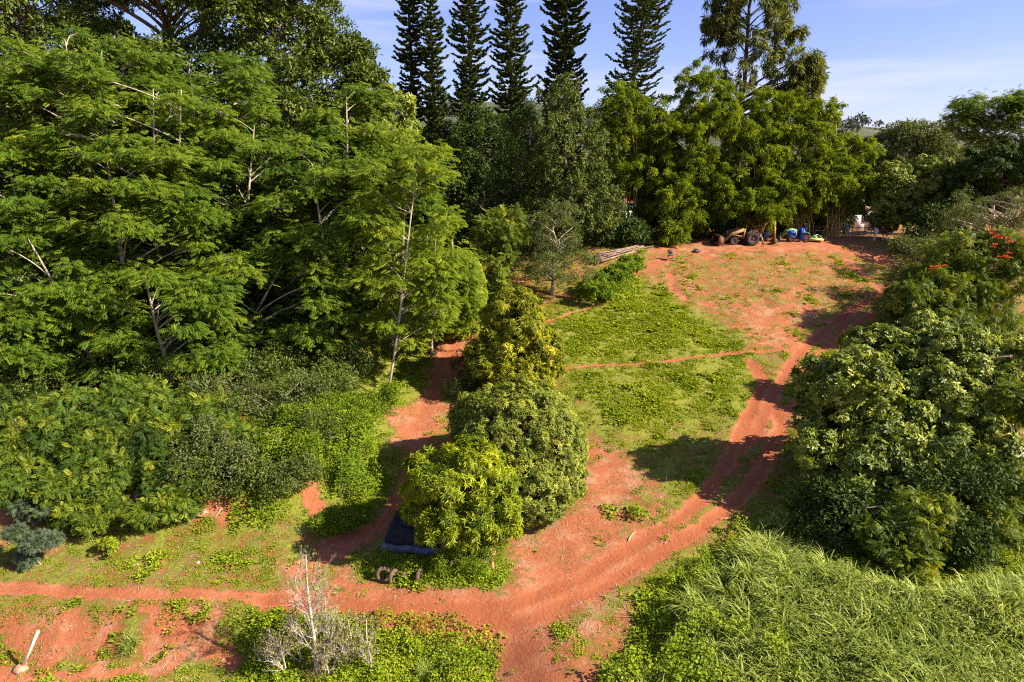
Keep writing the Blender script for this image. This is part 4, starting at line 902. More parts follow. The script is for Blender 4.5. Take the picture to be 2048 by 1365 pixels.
bare_tree('low bare twiggy bush left of the white trunked bare tree', 570, 1355, 1265, .03, .9, 16)
bare_tree('small bare twiggy bush behind the white trunked bare tree', 660, 1310, 1190, .022, .6, 14)
grass_clump('dry straw coloured grass around the foot of the bare tree', 640, 1345, 1.6, .8, 260, 'dryleaf')
# ------------------------------------------------------------------ machines on the plateau
def Ry(a): c, s = math.cos(a), math.sin(a); return np.array([[c, 0, s], [0, 1, 0], [-s, 0, c]])
def beam(mb, p, q, w, d):       # box beam from p to q in the xz plane
    p = np.array(p, float); q = np.array(q, float); v = q-p; L = np.linalg.norm(v); a = -math.atan2(v[2], v[0]); mb.box((p+q)/2, (L, d, w), Ry(a))
def wheel(parent, c, R, wd, tyre, rim, k=22):
    mb = MB(); mb.lathe([(R*.58, -wd*.42), (R*.8, -wd*.5), (R*.96, -wd*.44), (R, -wd*.25), (R, wd*.25), (R*.96, wd*.44), (R*.8, wd*.5), (R*.58, wd*.42), (R*.58, -wd*.42)], (0, 0, 0), 'y', k)
    for i in range(k):          # tread lugs
        a = i*2*math.pi/k; mb.box((R*math.cos(a), 0, R*math.sin(a)), (R*.06, wd*.8, R*.10), Ry(-a))
    t = mb.build('wheel', M[tyre], parent, loc=c)
    mb = MB(); mb.lathe([(R*.58, -wd*.36), (R*.50, -wd*.40), (R*.44, -wd*.22), (R*.18, -wd*.18), (R*.16, -wd*.34), (.001, -wd*.34)], (0, 0, 0), 'y', k)
    mb.lathe([(R*.58, wd*.36), (R*.50, wd*.40), (R*.44, wd*.22), (R*.18, wd*.18), (.001, wd*.2)], (0, 0, 0), 'y', k); mb.build('rim', M[rim], t)
def gpos(px, py): return hit(px, py)
def backhoe():
    b = at(1497, 498, 73.5); b[2] = float(ground(b[0], b[1]))
    r = thing('backhoe_loader', 'old rusty yellow backhoe with its loader lowered, parked under the bamboo', 'backhoe', b, rz=math.radians(4))
    for y in (-.85, .85): wheel(r, (0, y, .68), .70, .42, 'tyre', 'rust'); wheel(r, (-2.0, y*.9, .42), .42, .28, 'tyre', 'rust')
    mb = MB(); mb.box((-1.0, 0, .75), (3.4, .55, .35)); mb.box((-1.9, 0, 1.2), (1.25, .62, .6), taper=.92); mb.box((-.55, 0, 1.05), (.9, .7, .35)); mb.box((.75, 0, .8), (.3, 1.9, .7)); mb.build('chassis', M['steel'], r)
    mb = MB(); mb.box((-1.9, 0, 1.53), (1.2, .56, .06)); mb.box((-2.56, 0, 1.15), (.06, .58, .6)); mb.build('hood', M['rust'], r)
    mb = MB(); mb.tube([(-1.45, .2, 1.5), (-1.45, .2, 2.15)], .035, 8); mb.build('exhaust_pipe', M['rust'], r)
    mb = MB()
    for s in (-1, 1):
        mb.prism([(-.75, .95), (-.6, 1.3), (-.1, 1.52), (.5, 1.5), (.72, 1.2), (.6, 1.2), (.42, 1.4), (-.1, 1.42), (-.5, 1.2), (-.65, .95)], s*.62-.2+.0, s*.62+.2)
    mb.build('fender', M['rust'], r)
    mb = MB(); mb.box((-.25, 0, 1.28), (.5, .55, .14)); mb.box((.02, 0, 1.58), (.12, .52, .5)); mb.build('seat', M['cloth'], r)
    mb = MB(); mb.tube([(-.95, 0, 1.3), (-.72, 0, 1.72)], .03, 6); mb.lathe([(.2, -.02), (.23, 0), (.2, .02), (.17, 0), (.2, -.02)], (-.72, 0, 1.74), 'z', 14); mb.build('steering_wheel', M['steel'], r)
    for s in (-1, 1):
        mb = MB(); mb.prism([(-.75, 1.62), (-1.0, 1.78), (-2.2, 1.35), (-3.3, .35), (-3.15, .2), (-2.1, 1.08), (-1.0, 1.42)], s*.68-.06, s*.68+.06)
        beam(mb, (-.95, s*.68, .7), (-.85, s*.68, 1.7), .16, .14); beam(mb, (-1.15, s*.78, .95), (-2.25, s*.78, 1.05), .09, .09); mb.build('loader_arm', M['yellow'], r)
    mb = MB(); mb.prism([(-3.2, .12), (-3.95, .10), (-4.0, .2), (-3.35, .28), (-3.3, .75), (-3.6, 1.02), (-3.5, 1.08), (-3.15, .8)], -1.0, 1.0)
    mb.prism([(-3.2, .12), (-3.95, .10), (-3.6, 1.02), (-3.15, .8)], -1.04, -.99); mb.prism([(-3.2, .12), (-3.95, .10), (-3.6, 1.02), (-3.15, .8)], .99, 1.04); mb.build('front_bucket', M['rust'], r)
    mb = MB(); beam(mb, (.95, 0, .75), (1.75, 0, 2.55), .34, .24); beam(mb, (.80, .2, 1.0), (1.45, .2, 2.5), .10, .10); mb.box((.95, 0, .75), (.4, .7, .6)); mb.build('boom', M['yellow'], r)
    mb = MB(); beam(mb, (1.60, 0, 2.5), (2.65, 0, 2.35), .22, .2); beam(mb, (2.6, 0, 2.45), (2.75, 0, .55), .24, .2); beam(mb, (2.45, .12, 2.1), (2.5, .12, .9), .09, .09); mb.build('dipper', M['yellow'], r)
    mb = MB(); mb.prism([(2.55, .6), (2.95, .6), (3.05, .25), (2.75, .05), (2.35, .02), (2.3, .12), (2.6, .2)], -.3, .3); mb.build('rear_bucket', M['rust'], r)
    for s in (-1, 1):
        mb = MB(); beam(mb, (.85, s*.95, .9), (1.15, s*1.15, .12), .14, .12); mb.box((1.17, s*1.15, .06), (.4, .35, .06)); mb.build('stabiliser_leg', M['yellow'], r)
backhoe()
def tractor():
    b = at(1607, 489, 75.0); b[2] = float(ground(b[0], b[1]))
    r = thing('compact_tractor', 'small green tractor with orange rear wheels and raised pale loader arms', 'tractor', b, rz=math.radians(-9))
    for y in (-.6, .6): wheel(r, (0, y, .46), .48, .34, 'tyremud', 'orange'); wheel(r, (-1.45, y*.85, .32), .32, .24, 'tyremud', 'orange')
    mb = MB(); mb.box((-.8, 0, .52), (1.9, .45, .3)); mb.build('chassis', M['steel'], r)
    mb = MB(); mb.prism([(-.75, .66), (-1.85, .62), (-1.92, .85), (-1.75, 1.05), (-.75, 1.2)], -.3, .3); mb.build('hood', M['green'], r)
    for s in (-1, 1):
        mb = MB(); mb.prism([(-.45, .75), (-.35, 1.0), (.1, 1.06), (.42, .9), (.40, .84), (.1, .98), (-.3, .93)], s*.6-.2, s*.6+.2); mb.build('fender', M['green'], r)
        mb = MB(); mb.prism([(-.95, 1.28), (-1.2, 1.38), (-1.9, 1.22), (-2.75, .3), (-2.62, .22), (-1.85, 1.08), (-1.2, 1.24)], s*.5-.05, s*.5+.05); beam(mb, (-1.0, s*.5, .5), (-1.0, s*.5, 1.32), .12, .1); mb.build('loader_arm', M['palegreen'], r)
    mb = MB(); mb.prism([(-2.6, .12), (-3.2, .06), (-3.25, .12), (-2.75, .2), (-2.72, .5), (-2.85, .62), (-2.6, .55)], -.75, .75); mb.build('loader_bucket', M['steel'], r)
    mb = MB(); mb.box((-.15, 0, 1.08), (.42, .45, .12)); mb.box((.08, 0, 1.3), (.1, .42, .4)); mb.build('seat', M['cloth'], r)
    mb = MB(); mb.tube([(.3, -.5, .9), (.3, -.5, 1.75), (.3, .5, 1.75), (.3, .5, .9)], .035, 6); mb.build('roll_bar', M['steel'], r)
    bl = np.array(b); c, s_ = math.cos(math.radians(-9)), math.sin(math.radians(-9))
    def cover_(label, x0, x1, y0, y1, z0, z1):
        n = 9; U, Vv = np.meshgrid(np.linspace(-1, 1, n), np.linspace(-1, 1, n)); e = np.maximum(np.abs(U), np.abs(Vv))
        X = x0+(x1-x0)*(U+1)/2; Y = y0+(y1-y0)*(Vv+1)/2; Z = z1-(z1-z0)*sstep(.55, 1, e)+.05*np.sin(U*7+Vv*4)
        P = np.stack([X*c-Y*s_, X*s_+Y*c, Z], -1).reshape(-1, 3); i = np.arange(n-1)[:, None]*n; j = np.arange(n-1)[None]
        o = mk('blue_tarp', P, [np.stack([i+j, i+j+1, i+n+j+1, i+n+j], -1).reshape(-1, 4)], M['bluet'], smooth=True, loc=b); md = o.modifiers.new('thick', 'SOLIDIFY'); md.thickness = .015
        tag(o, label, 'tarp', 'bright blue tarps on the green tractor')
    cover_('bright blue tarp draped over the front of the green tractor', -1.75, -.95, -.62, .62, .35, 1.18)
    cover_('bright blue tarp draped over the seat of the green tractor', -.62, -.02, -.82, .6, .25, 1.42)
    m0 = at(1631, 489, 74.8); m0[2] = float(ground(m0[0], m0[1]))
    q = thing('rotary_mower', 'lime yellow mower deck on the red soil behind the green tractor', 'mower', m0, rz=math.radians(-14))
    mb = MB(); mb.prism([(-.75, .12), (.7, .12), (.72, .3), (.5, .36), (-.55, .38), (-.75, .3)], -.55, .55); mb.build('deck', M['lime'], q)
    mb = MB(); beam(mb, (-.75, 0, .4), (.1, 0, .75), .08, .08); beam(mb, (-.75, -.3, .35), (.1, 0, .75), .06, .06); beam(mb, (.1, 0, .75), (.65, 0, .4), .06, .06); mb.box((-.1, 0, .46), (.3, .3, .2)); mb.build('hitch', M['palegreen'], q)
    wheel(q, (.85, -.1, .24), .24, .14, 'tyre', 'rust', 14)
tractor()
def tub():
    b = at(1532, 488, 75.3); b[2] = float(ground(b[0], b[1])); r = thing('blue_tub', 'blue plastic tub between the backhoe boom and the tractor', 'tub', b)
    mb = MB(); mb.lathe([(.001, .32), (.22, .32), (.32, .86), (.36, .88), (.34, .92), (.29, .86), (.20, .36), (.001, .36)], (0, 0, 0), 'z', 20); mb.build('bowl', M['bluep'], r, smooth=True)
    mb = MB(); mb.box((0, 0, .16), (.5, .5, .31)); mb.build('stand', M['rust'], r)
tub()
# ------------------------------------------------------------------ fence, gate, horse, sheds
def fence():
    Y0, Y1 = 81.5, 80.0; r0 = at(1600, 470, Y0); r0[2] = float(ground(r0[0], r0[1]))
    r = thing('wire_fence', 'three strand wire fence with pale posts behind the red yard', 'fence', r0)
    for px, h in ((1602, 1.2), (1616, 1.2), (1630, 1.25), (1645, 1.2), (1661, 1.55), (1680, 1.25), (1697, 1.25)):
        p = at(px, 470, Y0+(Y1-Y0)*(px-1600)/97); z = float(ground(p[0], p[1])); mb = MB(); mb.tube([(p[0], p[1], z-.2), (p[0]+.02, p[1], z+h)], .06 if h > 1.5 else .04, 7); mb.V = [v-r0 for v in mb.V]; mb.build('post', M['post'], r)
    for h in (.45, .8, 1.12):
        P = []
        for px in np.linspace(1600, 1698, 12):
            p = at(px, 470, Y0+(Y1-Y0)*(px-1600)/97); P.append((p[0], p[1]-.05, float(ground(p[0], p[1]))+h+.02*math.sin(px)))
        mb = MB(); mb.tube(np.array(P)-r0, .022, 4); mb.build('wire', M['wire'], r)
    g0 = at(1720, 470, 79); g0[2] = float(ground(g0[0], g0[1])); g = thing('rail_gate', 'pale rail gate with leaning posts in front of the white shed', 'gate', g0)
    for px, lean in ((1703, .02), (1712, .08), (1717, -.04), (1728, .02), (1742, 0)):
        p = at(px, 470, 79); mb = MB(); z = float(ground(p[0], p[1])); mb.tube(np.array([(p[0], p[1], z-.1), (p[0]+lean, p[1], z+1.35)])-g0, .04, 6); mb.build('post', M['post'], g)
    for h in (.75, 1.15):
        a = at(1702, 470, 78.9); c = at(1744, 470, 78.9); z = float(ground(a[0], a[1])); mb = MB(); mb.tube(np.array([(a[0], a[1], z+h), ((a[0]+c[0])/2, a[1], z+h-.04), (c[0], c[1], z+h+.05)])-g0, .045, 6); mb.build('rail', M['culmdry'], g)
fence()
def shed():
    b = at(1714, 462, 90); b[2] = float(ground(b[0], b[1])); z = b[2]; s = ppm(1714, 450, 90)
    r = thing('white_shed', 'white shed with a low red edged roof glimpsed between trees', 'shed', b, rz=math.radians(6))
    mb = MB(); mb.box((.2, 2.0, 1.25), (2.9, 4.0, 2.5)); mb.build('wall', M['white'], r)
    mb = MB(); mb.prism([(-1.5, 2.62), (1.9, 2.62), (1.9, 2.72), (.2, 3.3), (-1.5, 2.72)], -.35, 4.3); mb.build('roof', M['redroof'], r)
    mb = MB(); mb.box((1.0, -.02, 1.45), (.7, .05, .8)); w = mb.build('window', M['glass'], r)
    mb = MB(); [mb.box(c, d) for c, d in (((1.0, -.06, 1.88), (.86, .05, .07)), ((1.0, -.06, 1.02), (.86, .05, .07)), ((.62, -.06, 1.45), (.07, .05, .8)), ((1.38, -.06, 1.45), (.07, .05, .8)))]; mb.build('frame', M['greyp'], w)
    mb = MB(); mb.box((2.1, .8, 1.2), (.9, 2.2, 2.4)); mb.build('side_panel', M['greyp'], r)
    h = at(1243, 384, 97); h[2] = float(ground(h[0], h[1])); q = thing('white_house', 'small white house with a teal band and red roof behind the bamboo', 'house', h)
    mb = MB(); mb.box((0, 2, 1.3), (4, 4, 2.6)); mb.build('wall', M['white'], q)
    mb = MB(); mb.box((0, 1.9, 2.95), (4.1, 4.1, .7)); mb.build('fascia', M['teal'], q)
    mb = MB(); mb.prism([(-2.3, 3.3), (2.3, 3.3), (0, 4.4)], -.3, 4.4); mb.build('roof', M['redroof'], q)
    mb = MB(); mb.box((.3, -.02, 1.5), (.9, .05, 1.0)); mb.build('window', M['glass'], q)
    for k, (px, py) in enumerate(((1689, 450), (1692, 455))):
        p = at(px, 464, 84-k*.8); p[2] = float(ground(p[0], p[1])); o = MB().lathe([(.001, 0), (.28, 0), (.3, .05), (.28, .3), (.3, .32), (.28, .6), (.3, .62), (.28, .88), (.001, .9)], (0, 0, .35*(1-k)), 'z', 16).build('blue_drum', M['bluep'], None, smooth=True, loc=p)
        tag(o, ('blue drum farther from the fence, left of the white shed', 'blue drum nearer the fence, left of the white shed')[k], 'drum', 'blue drums by the shed')
shed()
def skin(name, pts, edges, mat, parent, loc=None, sub=2):
    me = bpy.data.meshes.new(name); me.from_pydata([p[:3] for p in pts], edges, []); o = bpy.data.objects.new(name, me); COL.objects.link(o); o.parent = parent
    sk = o.modifiers.new('skin', 'SKIN'); sk.use_smooth_shade = True
    for v, p in zip(me.skin_vertices[0].data if me.skin_vertices else [], pts): v.radius = (p[3], p[4] if len(p) > 4 else p[3])
    if not me.skin_vertices: raise RuntimeError('no skin layer')
    me.skin_vertices[0].data[0].use_root = True
    ss = o.modifiers.new('sub', 'SUBSURF'); ss.levels = sub; ss.render_levels = sub; me.materials.append(mat); return o
def horse_mat():
    m, n, L = newmat('brown and white hide'); out = n('ShaderNodeOutputMaterial'); p = n('ShaderNodeBsdfPrincipled'); L(p.outputs[0], out.inputs[0]); p.inputs['Roughness'].default_value = .6
    tc = n('ShaderNodeTexCoord'); sep = n('ShaderNodeSeparateXYZ'); L(tc.outputs['Object'], sep.inputs[0])
    no = n('ShaderNodeTexNoise'); no.inputs['Scale'].default_value = 2.2; L(tc.outputs['Object'], no.inputs['Vector'])
    def mr(src, a, b):
        q = n('ShaderNodeMapRange'); L(src, q.inputs[0]); q.inputs[1].default_value = a; q.inputs[2].default_value = b; return q.outputs[0]
    def op(o_, a, b):
        q = n('ShaderNodeMath'); q.operation = o_
        for i, v in enumerate((a, b)):
            if isinstance(v, float): q.inputs[i].default_value = v
            else: L(v, q.inputs[i])
        return q.outputs[0]
    leg = mr(op('ADD', sep.outputs['Z'], op('MULTIPLY', no.outputs['Fac'], .3)), .82, .76)
    ax = op('ABSOLUTE', op('ADD', sep.outputs['X'], .62), 0.0)
    chest = mr(op('ADD', ax, op('MULTIPLY', no.outputs['Fac'], .4)), .50, .42)
    w = op('MAXIMUM', leg, chest); mx = n('ShaderNodeMix'); mx.data_type = 'RGBA'; L(w, mx.inputs[0]); mx.inputs[6].default_value = (.16, .05, .03, 1); mx.inputs[7].default_value = (.72, .64, .58, 1); L(mx.outputs[2], p.inputs['Base Color']); return m
def horse():
    b = at(1757, 492, 75.5); b[2] = float(ground(b[0], b[1])); r = thing('horse', 'brown and white horse standing in the shade by the gate, facing left', 'horse', b, rz=math.radians(8))
    pts = [(0, 0, 1.12, .27, .30), (.35, 0, 1.16, .27, .29), (.62, 0, 1.16, .25, .26), (.80, 0, 1.08, .15, .16), (-.35, 0, 1.12, .25, .31), (-.62, 0, 1.14, .22, .28), (-.86, 0, 1.38, .13, .19), (-1.04, 0, 1.60, .10, .14), (-1.16, 0, 1.60, .09, .12), (-1.36, 0, 1.44, .07, .085), (-1.50, 0, 1.32, .055, .06),
           (-1.08, .07, 1.74, .025, .03), (-1.05, .08, 1.83, .012, .015), (-1.08, -.07, 1.74, .025, .03), (-1.05, -.08, 1.83, .012, .015)]
    ed = [(0, 1), (1, 2), (2, 3), (0, 4), (4, 5), (5, 6), (6, 7), (7, 8), (8, 9), (9, 10), (7, 11), (11, 12), (7, 13), (13, 14)]
    for y in (-.16, .16):
        k = len(pts); dx = .06 if y > 0 else -.04
        pts += [(-.58+dx, y, .88, .10, .12), (-.60+dx, y, .52, .065), (-.59+dx, y, .26, .045), (-.61+dx, y, .09, .05), (-.64+dx, y, .02, .065)]; ed += [(5, k), (k, k+1), (k+1, k+2), (k+2, k+3), (k+3, k+4)]
        k = len(pts); dx = -.08 if y > 0 else .08
        pts += [(.58+dx, y, .90, .13, .16), (.50+dx, y, .70, .10, .11), (.66+dx, y, .48, .06), (.63+dx, y, .24, .045), (.61+dx, y, .09, .05), (.58+dx, y, .02, .065)]; ed += [(2, k), (k, k+1), (k+1, k+2), (k+2, k+3), (k+3, k+4), (k+4, k+5)]
    skin('body', pts, ed, horse_mat(), r)
    mb = MB(); mb.tube([(.86, 0, 1.2), (.98, 0, 1.1), (1.0, .02, .8), (.96, .02, .45)], [.04, .07, .08, .02], 7); mb.build('tail', M['steel'], r, smooth=True)
    mb = MB(); mb.prism([(-.55, 1.42), (-.8, 1.62), (-1.0, 1.8), (-1.1, 1.76), (-1.0, 1.55), (-.75, 1.32)], .02, .13); mb.build('mane', M['steel'], r)
horse()
def chair():
    b = hit(1341, 521); r = thing('folding_chair', 'small folding chair with pinkish legs and a dark seat on the plateau edge', 'chair', b, rz=math.radians(10))
    for s in (-1, 1):
        mb = MB(); mb.tube([(s*.34, -.28, 0), (s*.22, .02, .5), (s*.2, .12, .52)], .028, 6); mb.build('leg', M['chairr'], r)
        mb = MB(); mb.tube([(s*.30, .34, 0), (s*.24, .1, .5), (s*.24, .22, 1.0)], .024, 6); mb.build('leg', M['chairr'], r)
    mb = MB(); mb.box((0, .0, .5), (.56, .5, .06)); mb.build('seat', M['cloth'], r)
    mb = MB(); mb.box((0, .2, .82), (.52, .05, .42), Ry(0)); mb.build('backrest', M['cloth'], r)
    mb = MB(); mb.tube([(-.3, -.24, .44), (.3, -.24, .44)], .022, 6); mb.build('front_bar', M['chairr'], r)
chair()
# ------------------------------------------------------------------ pile of poles, tarp, tyres, post and small things
def poles():
    a = hit(1193, 527); c = hit(1283, 497)
    for i in range(22):
        u = RG.normal(0, 1); lay = i//8; p = a+np.array([RG.normal(0, .28), RG.uniform(-.7, .7), 0]); q = c+np.array([RG.normal(0, .5), RG.uniform(-.6, .6), 0])
        p[2] = float(ground(p[0], p[1]))+.35+.14*lay+RG.uniform(0, .12); q[2] = max(float(ground(q[0], q[1])), p[2])+.10+.13*lay
        t = np.linspace(0, 1, 5)[:, None]; P = (q-p)*t+RG.normal(0, .02, (5, 3)); mb = MB(); mb.tube(P, np.linspace(.055, .03, 5)*RG.uniform(.8, 1.2), 6)
        o = mb.build('bamboo_pole', M['culmdry'], None, smooth=True, loc=p); tag(o, 'dry pinkish bamboo pole lying in the heap beside the creeper mound', 'bamboo pole', 'bamboo poles in the heap')
poles()
def tarp():
    b = at(806, 1120, 29.2); b[2] = float(ground(b[0], b[1])); r = thing('tarp_cover', 'dark slate blue tarpaulin draped over a low frame under the mango tree', 'tarp', b, rz=math.radians(-8))
    n, m = 41, 31; U, Vv = np.meshgrid(np.linspace(0, 1, n), np.linspace(0, 1, m)); W_, D_, H_ = 3.4, 2.2, 1.65
    x = -1.15+W_*U; y = D_*Vv; ex = np.minimum(U/.16, (1-U)/.12); ey = np.minimum(Vv/.13, (1-Vv)/.13)
    e = np.minimum(1, np.minimum(ex, ey)); z = H_*(.10+.90*np.clip(e, 0, 1)**.8)*(1-.28*sstep(.55, 0, Vv)) + .05*np.sin(U*17+2*Vv)*(1-.5*e)+.05*(vnoise(U*9, Vv*7, 3)-.5)
    z = z-.16*np.exp(-((U-.45)/.16)**2)*e*np.sin(Vv*3); P = np.stack([x, y, np.maximum(z, .05)], -1).reshape(-1, 3)
    i = np.arange(m-1)[:, None]*n; j = np.arange(n-1)[None]; Q = np.stack([i+j, i+j+1, i+n+j+1, i+n+j], -1); uu = np.broadcast_to((np.arange(n-1)/(n-1))[None], (m-1, n-1)); vv = np.broadcast_to((np.arange(m-1)/(m-1))[:, None], (m-1, n-1))
    hem = (uu < .07) | (vv < .02)
    o = mk('sheet', P, [Q[~hem].reshape(-1, 4)], M['tarp'], r, smooth=True); o.modifiers.new('thick', 'SOLIDIFY').thickness = .015
    o = mk('hem', P, [Q[hem].reshape(-1, 4)], M['tarplt'], r, smooth=True); o.modifiers.new('thick', 'SOLIDIFY').thickness = .015
    for px, py in ((-1.0, .2), (2.3, .2), (-.9, 2.4), (2.3, 2.4)): mb = MB(); mb.tube([(px, py, -.1), (px, py, .2)], .03, 6); mb.build('leg', M['rust'], r)
tarp()
def tyre(label, px, py, R, wd, rx, rz, sink=.08):
    b = hit(px, py); mb = MB(); th = np.linspace(0, 2*math.pi, 13)[:-1]
    mb.lathe([(R*.56, -wd*.42), (R*.8, -wd*.5), (R*.96, -wd*.42), (R, -wd*.2), (R, wd*.2), (R*.96, wd*.42), (R*.8, wd*.5), (R*.56, wd*.42), (R*.62, 0), (R*.56, -wd*.42)], (0, 0, 0), 'y', 28)
    o = mb.build('tyre', M['tyremud'], None, smooth=True, loc=b+np.array([0, 0, R-sink])); o.rotation_euler = (math.radians(rx), 0, math.radians(rz)); tag(o, label, 'tyre', 'muddy tyres under the mango tree')
tyre('muddy tyre standing with its open ring toward the track, leftmost of the tyres', 768, 1160, .36, .17, -18, 6)
tyre('muddy tyre leaning edge on against the open ring tyre', 787, 1163, .34, .17, 8, 62)
tyre('half hidden muddy tyre second from the right in the weeds', 812, 1160, .27, .16, -8, 20, .16)
tyre('muddy tyre turned edge on below the tarp, rightmost of the tyres', 838, 1160, .30, .18, 4, 80, .1)
def post():
    b = hit(44, 1338); t = at(77, 1262, b[1]+.1); r = thing('white_post', 'white pipe post leaning right with a muddy lump at its foot', 'post', b)
    mb = MB(); mb.tube(np.array([[0, 0, .02], (t-b)*.5, t-b]), .055, 10); mb.build('pipe', M['pvc'], r, smooth=True)
    V, F = [], []; mb = MB(); mb.lathe([(.001, .20), (.14, .19), (.24, .1), (.30, -.02), (.001, -.05)], (-.03, -.02, 0), 'z', 14); mb.V = [v+.05*(vnoise(v[:, 0]*9, v[:, 1]*9+v[:, 2]*5, 2)-.5)[:, None] for v in mb.V]; mb.build('foot', M['clod'], r)
post()
def stick(label, pix, r, mat='twig', up=.04):
    P = np.array([hit(*p) for p in pix])+[0, 0, up]; b = P[0].copy(); mb = MB(); mb.tube(P-b, np.linspace(r, r*.4, len(P)), 5); o = mb.build('fallen_branch', M[mat], None, smooth=True, loc=b); tag(o, label, 'branch')
stick('pale curved stick lying on the red soil near the main track', [(1256, 1084), (1260, 1076), (1266, 1069), (1273, 1065)], .04)
stick('pale broken branch on the edge of the red bank left of centre', [(468, 1062), (478, 1052), (490, 1044)], .035)
stick('thin dry branch lying on the slope above the tree shadow', [(1330, 868), (1340, 862), (1350, 853)], .03)
stick('grey branch in the shadow of the big leaved tree', [(1332, 965), (1334, 950), (1332, 935)], .03)
stick('long bamboo cane lying in the shade at the plateau edge', [(1303, 500), (1315, 494), (1330, 484)], .045, 'twig', .1)
stick('bent dry stem beside the tall grass and red bank', [(1470, 1092), (1490, 1083), (1510, 1086)], .04, 'twig', .25)
stick('dry branch leaning out of the red bank below the shrubs', [(430, 1040), (440, 1025), (452, 1015)], .03, 'twig', .1)
def small():
    for lab, px, py, d, mat, nm, cat in (
      ('dark short plank lying on the red yard near the fence', 1668, 487, (.9, .16, .05), 'rust', 'plank', 'plank'),
      ('second dark plank behind the short plank on the red yard', 1676, 485, (.8, .14, .05), 'rust', 'plank', 'plank'),
      ('white scrap of plastic on the grass at lower left', 271, 1132, (.34, .12, .03), 'white', 'scrap', 'litter'),
      ('white scrap of plastic on the soil below the dry branch', 396, 1127, (.14, .10, .03), 'white', 'scrap', 'litter')):
        b = hit(px, py); mb = MB(); mb.box((0, 0, d[2]/2+.02), d, taper=.93); mb.box((d[0]*.1, d[1]*.15, d[2]+.03), (d[0]*.6, d[1]*.5, .02)); o = mb.build(nm, M[mat], None, loc=b); o.rotation_euler = (0, 0, math.radians(12)); tag(o, lab, cat)
    b = hit(984, 1140); r = thing('clay_vase', 'tall terracotta vase in the weeds right of the mango trunk', 'vase', b)
    MB().lathe([(.001, 0), (.09, 0), (.12, .15), (.06, .5), (.05, .62), (.09, .72), (.07, .72), (.001, .6)], (0, 0, 0), 'z', 14).build('body', M['terra'], r, smooth=True)
    MB().lathe([(.04, .70), (.13, .80), (.15, .93), (.11, 1.0), (.09, .95), (.001, .85)], (.03, .03, 0), 'z', 14).build('rim', M['terra'], r, smooth=True)
    for lab, px, py, s in (('dark lump of rock on the plateau between the chair and the backhoe', 1393, 505, .3), ('pink brown clod of earth on top of the red bank', 402, 1030, .28), ('pinkish stone in the creepers at the bottom edge', 955, 1345, .22)):
        b = hit(px, py); P = rdir(260); P = P*(s*(.8+.5*vnoise(P[:, 0]*2+3, P[:, 1]*2+P[:, 2]*2, 6)))[:, None]*[1.2, 1, .7]
        import bmesh; bm = bmesh.new(); [bm.verts.new(p) for p in P]; bmesh.ops.convex_hull(bm, input=list(bm.verts)); bmesh.ops.delete(bm, geom=[v for v in bm.verts if not v.link_faces], context='VERTS')
        me = bpy.data.meshes.new('rock'); bm.to_mesh(me); bm.free(); o = bpy.data.objects.new('rock', me); COL.objects.link(o); o.location = b+np.array([0, 0, s*.35]); me.materials.append(M['steel' if 'dark' in lab else 'clod']); tag(o, lab, 'rock')
small()
def banana(label, px, py, h, n=9):
    b = hit(px, py); r = thing('banana_plant', label, 'banana plant', b); mb = MB(); mb.tube([(0, 0, 0), (.03, 0, h*.3), (0, .04, h*.55)], [.13, .11, .06], 8); mb.build('stem', M['bark'], r, smooth=True)
    a = np.arange(n)*2.4; P = np.tile([0, .03, h*.52], (n, 1)); V, F, k2 = blades(P[:, 0], P[:, 1], P[:, 2], np.full(n, h*.75), 1.6, np.full(n, .42), 6); mk('leaves', V, [F], M['tulip'], r, tint=np.repeat(RG.random(n)*.5+.1, k2))
banana('banana plant with broad leaves in the shade left of the young pinnate tree', 905, 520, 3.6)
banana('smaller banana plant at the head of the red path', 880, 500, 3.0)
tree('papaya_tree', 'slender pale trunked tree cut by the right edge above the grass', 'tree', [(2040, 800, 45, 30, 34.5), (2075, 830, 40, 30, 34)], 'tulip', 'tulip', 'barkw', basepx=2030, r0=.12, nb=8, scale=.9)
tree('broadleaf_shrub', 'pale leaved bush left of the white shed above the fence', 'shrub', [(1688, 425, 18, 24, 83), (1700, 405, 16, 14, 84)], 'pale', 'pale', 'bark', r0=.07)

tree('shade_fill_foliage', 'dark foliage added to stand for the shade behind the backhoe and tractor', 'shrub', [(1400, 452, 75, 28, 87), (1500, 445, 70, 30, 88), (1600, 442, 60, 26, 88), (1320, 450, 50, 30, 86)], 'dark', 'dark', r0=.1)  # dark leaf masses put in to make the hollow under the bamboo look shaded
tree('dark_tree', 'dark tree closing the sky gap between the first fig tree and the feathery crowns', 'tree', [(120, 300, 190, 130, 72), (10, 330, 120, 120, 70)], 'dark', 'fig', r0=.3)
tree('dark_tree', 'dark tree closing the gap under the red brown fig limbs', 'tree', [(380, 290, 170, 110, 73), (520, 320, 110, 100, 71)], 'dark', 'fig', r0=.3)

